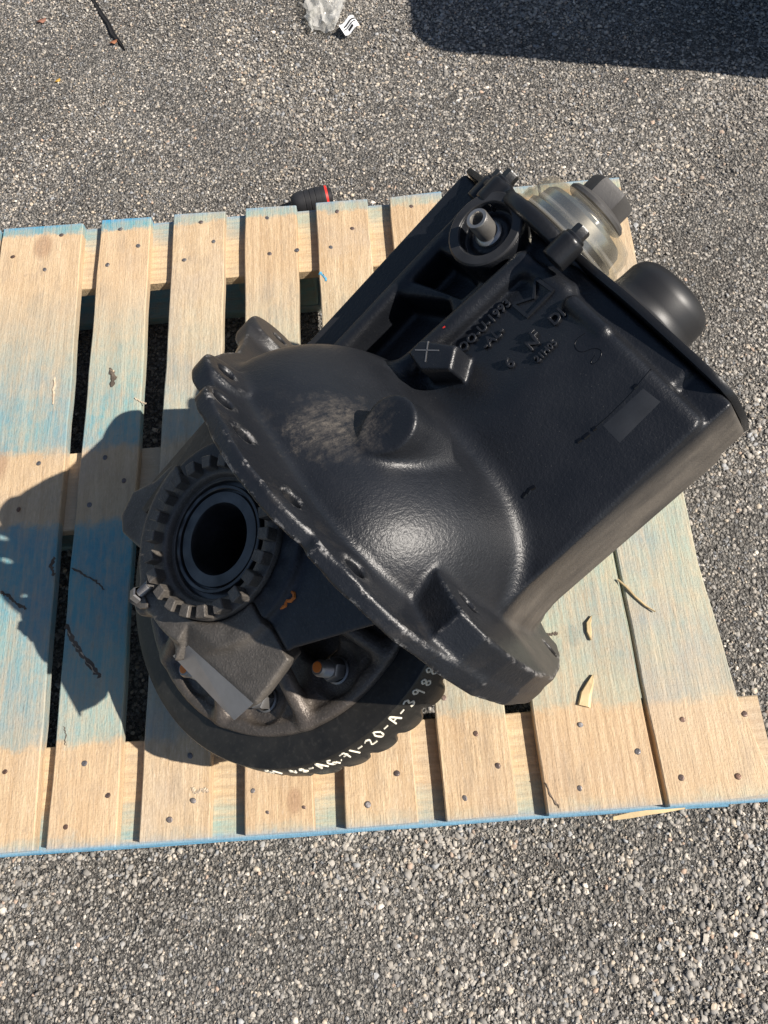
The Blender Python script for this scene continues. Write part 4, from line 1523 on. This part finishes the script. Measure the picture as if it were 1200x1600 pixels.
def strip(bm, s0, s1, t0, t1, lift):
    rows = []
    for k in range(7):
        s = s0 + (s1 - s0) * k / 6
        z_ = .004 * math.sin(s * 160)
        a_ = Vector(lc) + ux * s + uy * t0 + Vector((0, 0, z_ + lift)); b_ = Vector(lc) + ux * s + uy * t1 + Vector((0, 0, z_ + lift))
        dd = ux.cross(uy) * .0006
        rows.append([bm.verts.new(a_), bm.verts.new(b_), bm.verts.new(b_ - dd), bm.verts.new(a_ - dd)])
    for A, B in zip(rows, rows[1:]):
        for k in range(4): bm.faces.new((A[k], A[(k + 1) % 4], B[(k + 1) % 4], B[k]))
    bm.faces.new(rows[0]); bm.faces.new(rows[-1])
bm = bmesh.new(); strip(bm, -.02, .02, -.012, .014, 0)
bm_obj('printed_corner', bm, PRW, bag)
bm = bmesh.new()
strip(bm, -.012, .019, .004, .007, .0008); strip(bm, -.015, .017, -.001, .001, .0008); strip(bm, -.006, .006, -.008, -.003, .0008)
bm_obj('black_print', bm, PRK, bag)

# small litter on the asphalt: a rust-brown flake and a twig, top left
for nm, px, py, colr, lab, s in (('rust_flake', 178, 67, (.30, .12, .06), 'small rust brown flake at the end of the asphalt crack', .0065), ('leaf_scrap', 91, 127, (.50, .30, .06), 'tiny curled yellow leaf scrap on the fine asphalt at upper left', .005), ('bark_scrap', 66, 34, (.26, .12, .08), 'reddish bark scrap on the asphalt in the top left corner', .008)):
    bm = bmesh.new()
    bmesh.ops.create_icosphere(bm, subdivisions=2, radius=1)
    for v in bm.verts:
        k = 1 + .3 * math.sin(7 * v.co.x + 5 * v.co.y)
        v.co = Vector((v.co.x * s * 1.3 * k, v.co.y * s * .7 * k, v.co.z * s * .35 + .25 * s * abs(v.co.x) ** 2))
    q = un(px, py, GZ + .003)
    o = bm_obj(nm, bm, simple(nm + '_colour', colr, .8, 0, 300, .5, .001, .3), None, (q[0], q[1], GZ + .0045))
    o.rotation_euler = (0, 0, .7 if nm == 'leaf_scrap' else .4)
    tag(o, lab, 'litter')

# ------------------------------------------------------------------ unseen made-up box, added past the right edge to cast the top shadow
bn = bpy.data.objects.new('unseen_shadow_caster', None)
COL.objects.link(bn)
bn.location = (1.66, 1.30, GZ)
tag(bn, 'made-up rounded box out of view, added to cast the shadow on the upper right asphalt', 'shadow caster')
bm = bmesh.new()
prism(bm, [Vector((-.5, -.485, .01)), Vector((.7, -.485, .01)), Vector((.7, .6, .01)), Vector((-.5, .6, .01))], Vector((0, 0, 1.03)))
bevel(bm, .11, 6)
bm_obj('tub', bm, CASTERM, bn, None, 40)
bm = bmesh.new()
prism(bm, [Vector((-.44, -.43, 1.038)), Vector((.64, -.43, 1.038)), Vector((.64, .54, 1.038)), Vector((-.44, .54, 1.038))], Vector((0, 0, .03)))
bevel(bm, .012, 2)
bm_obj('caster_top', bm, CASTERM, bn, None, 40)
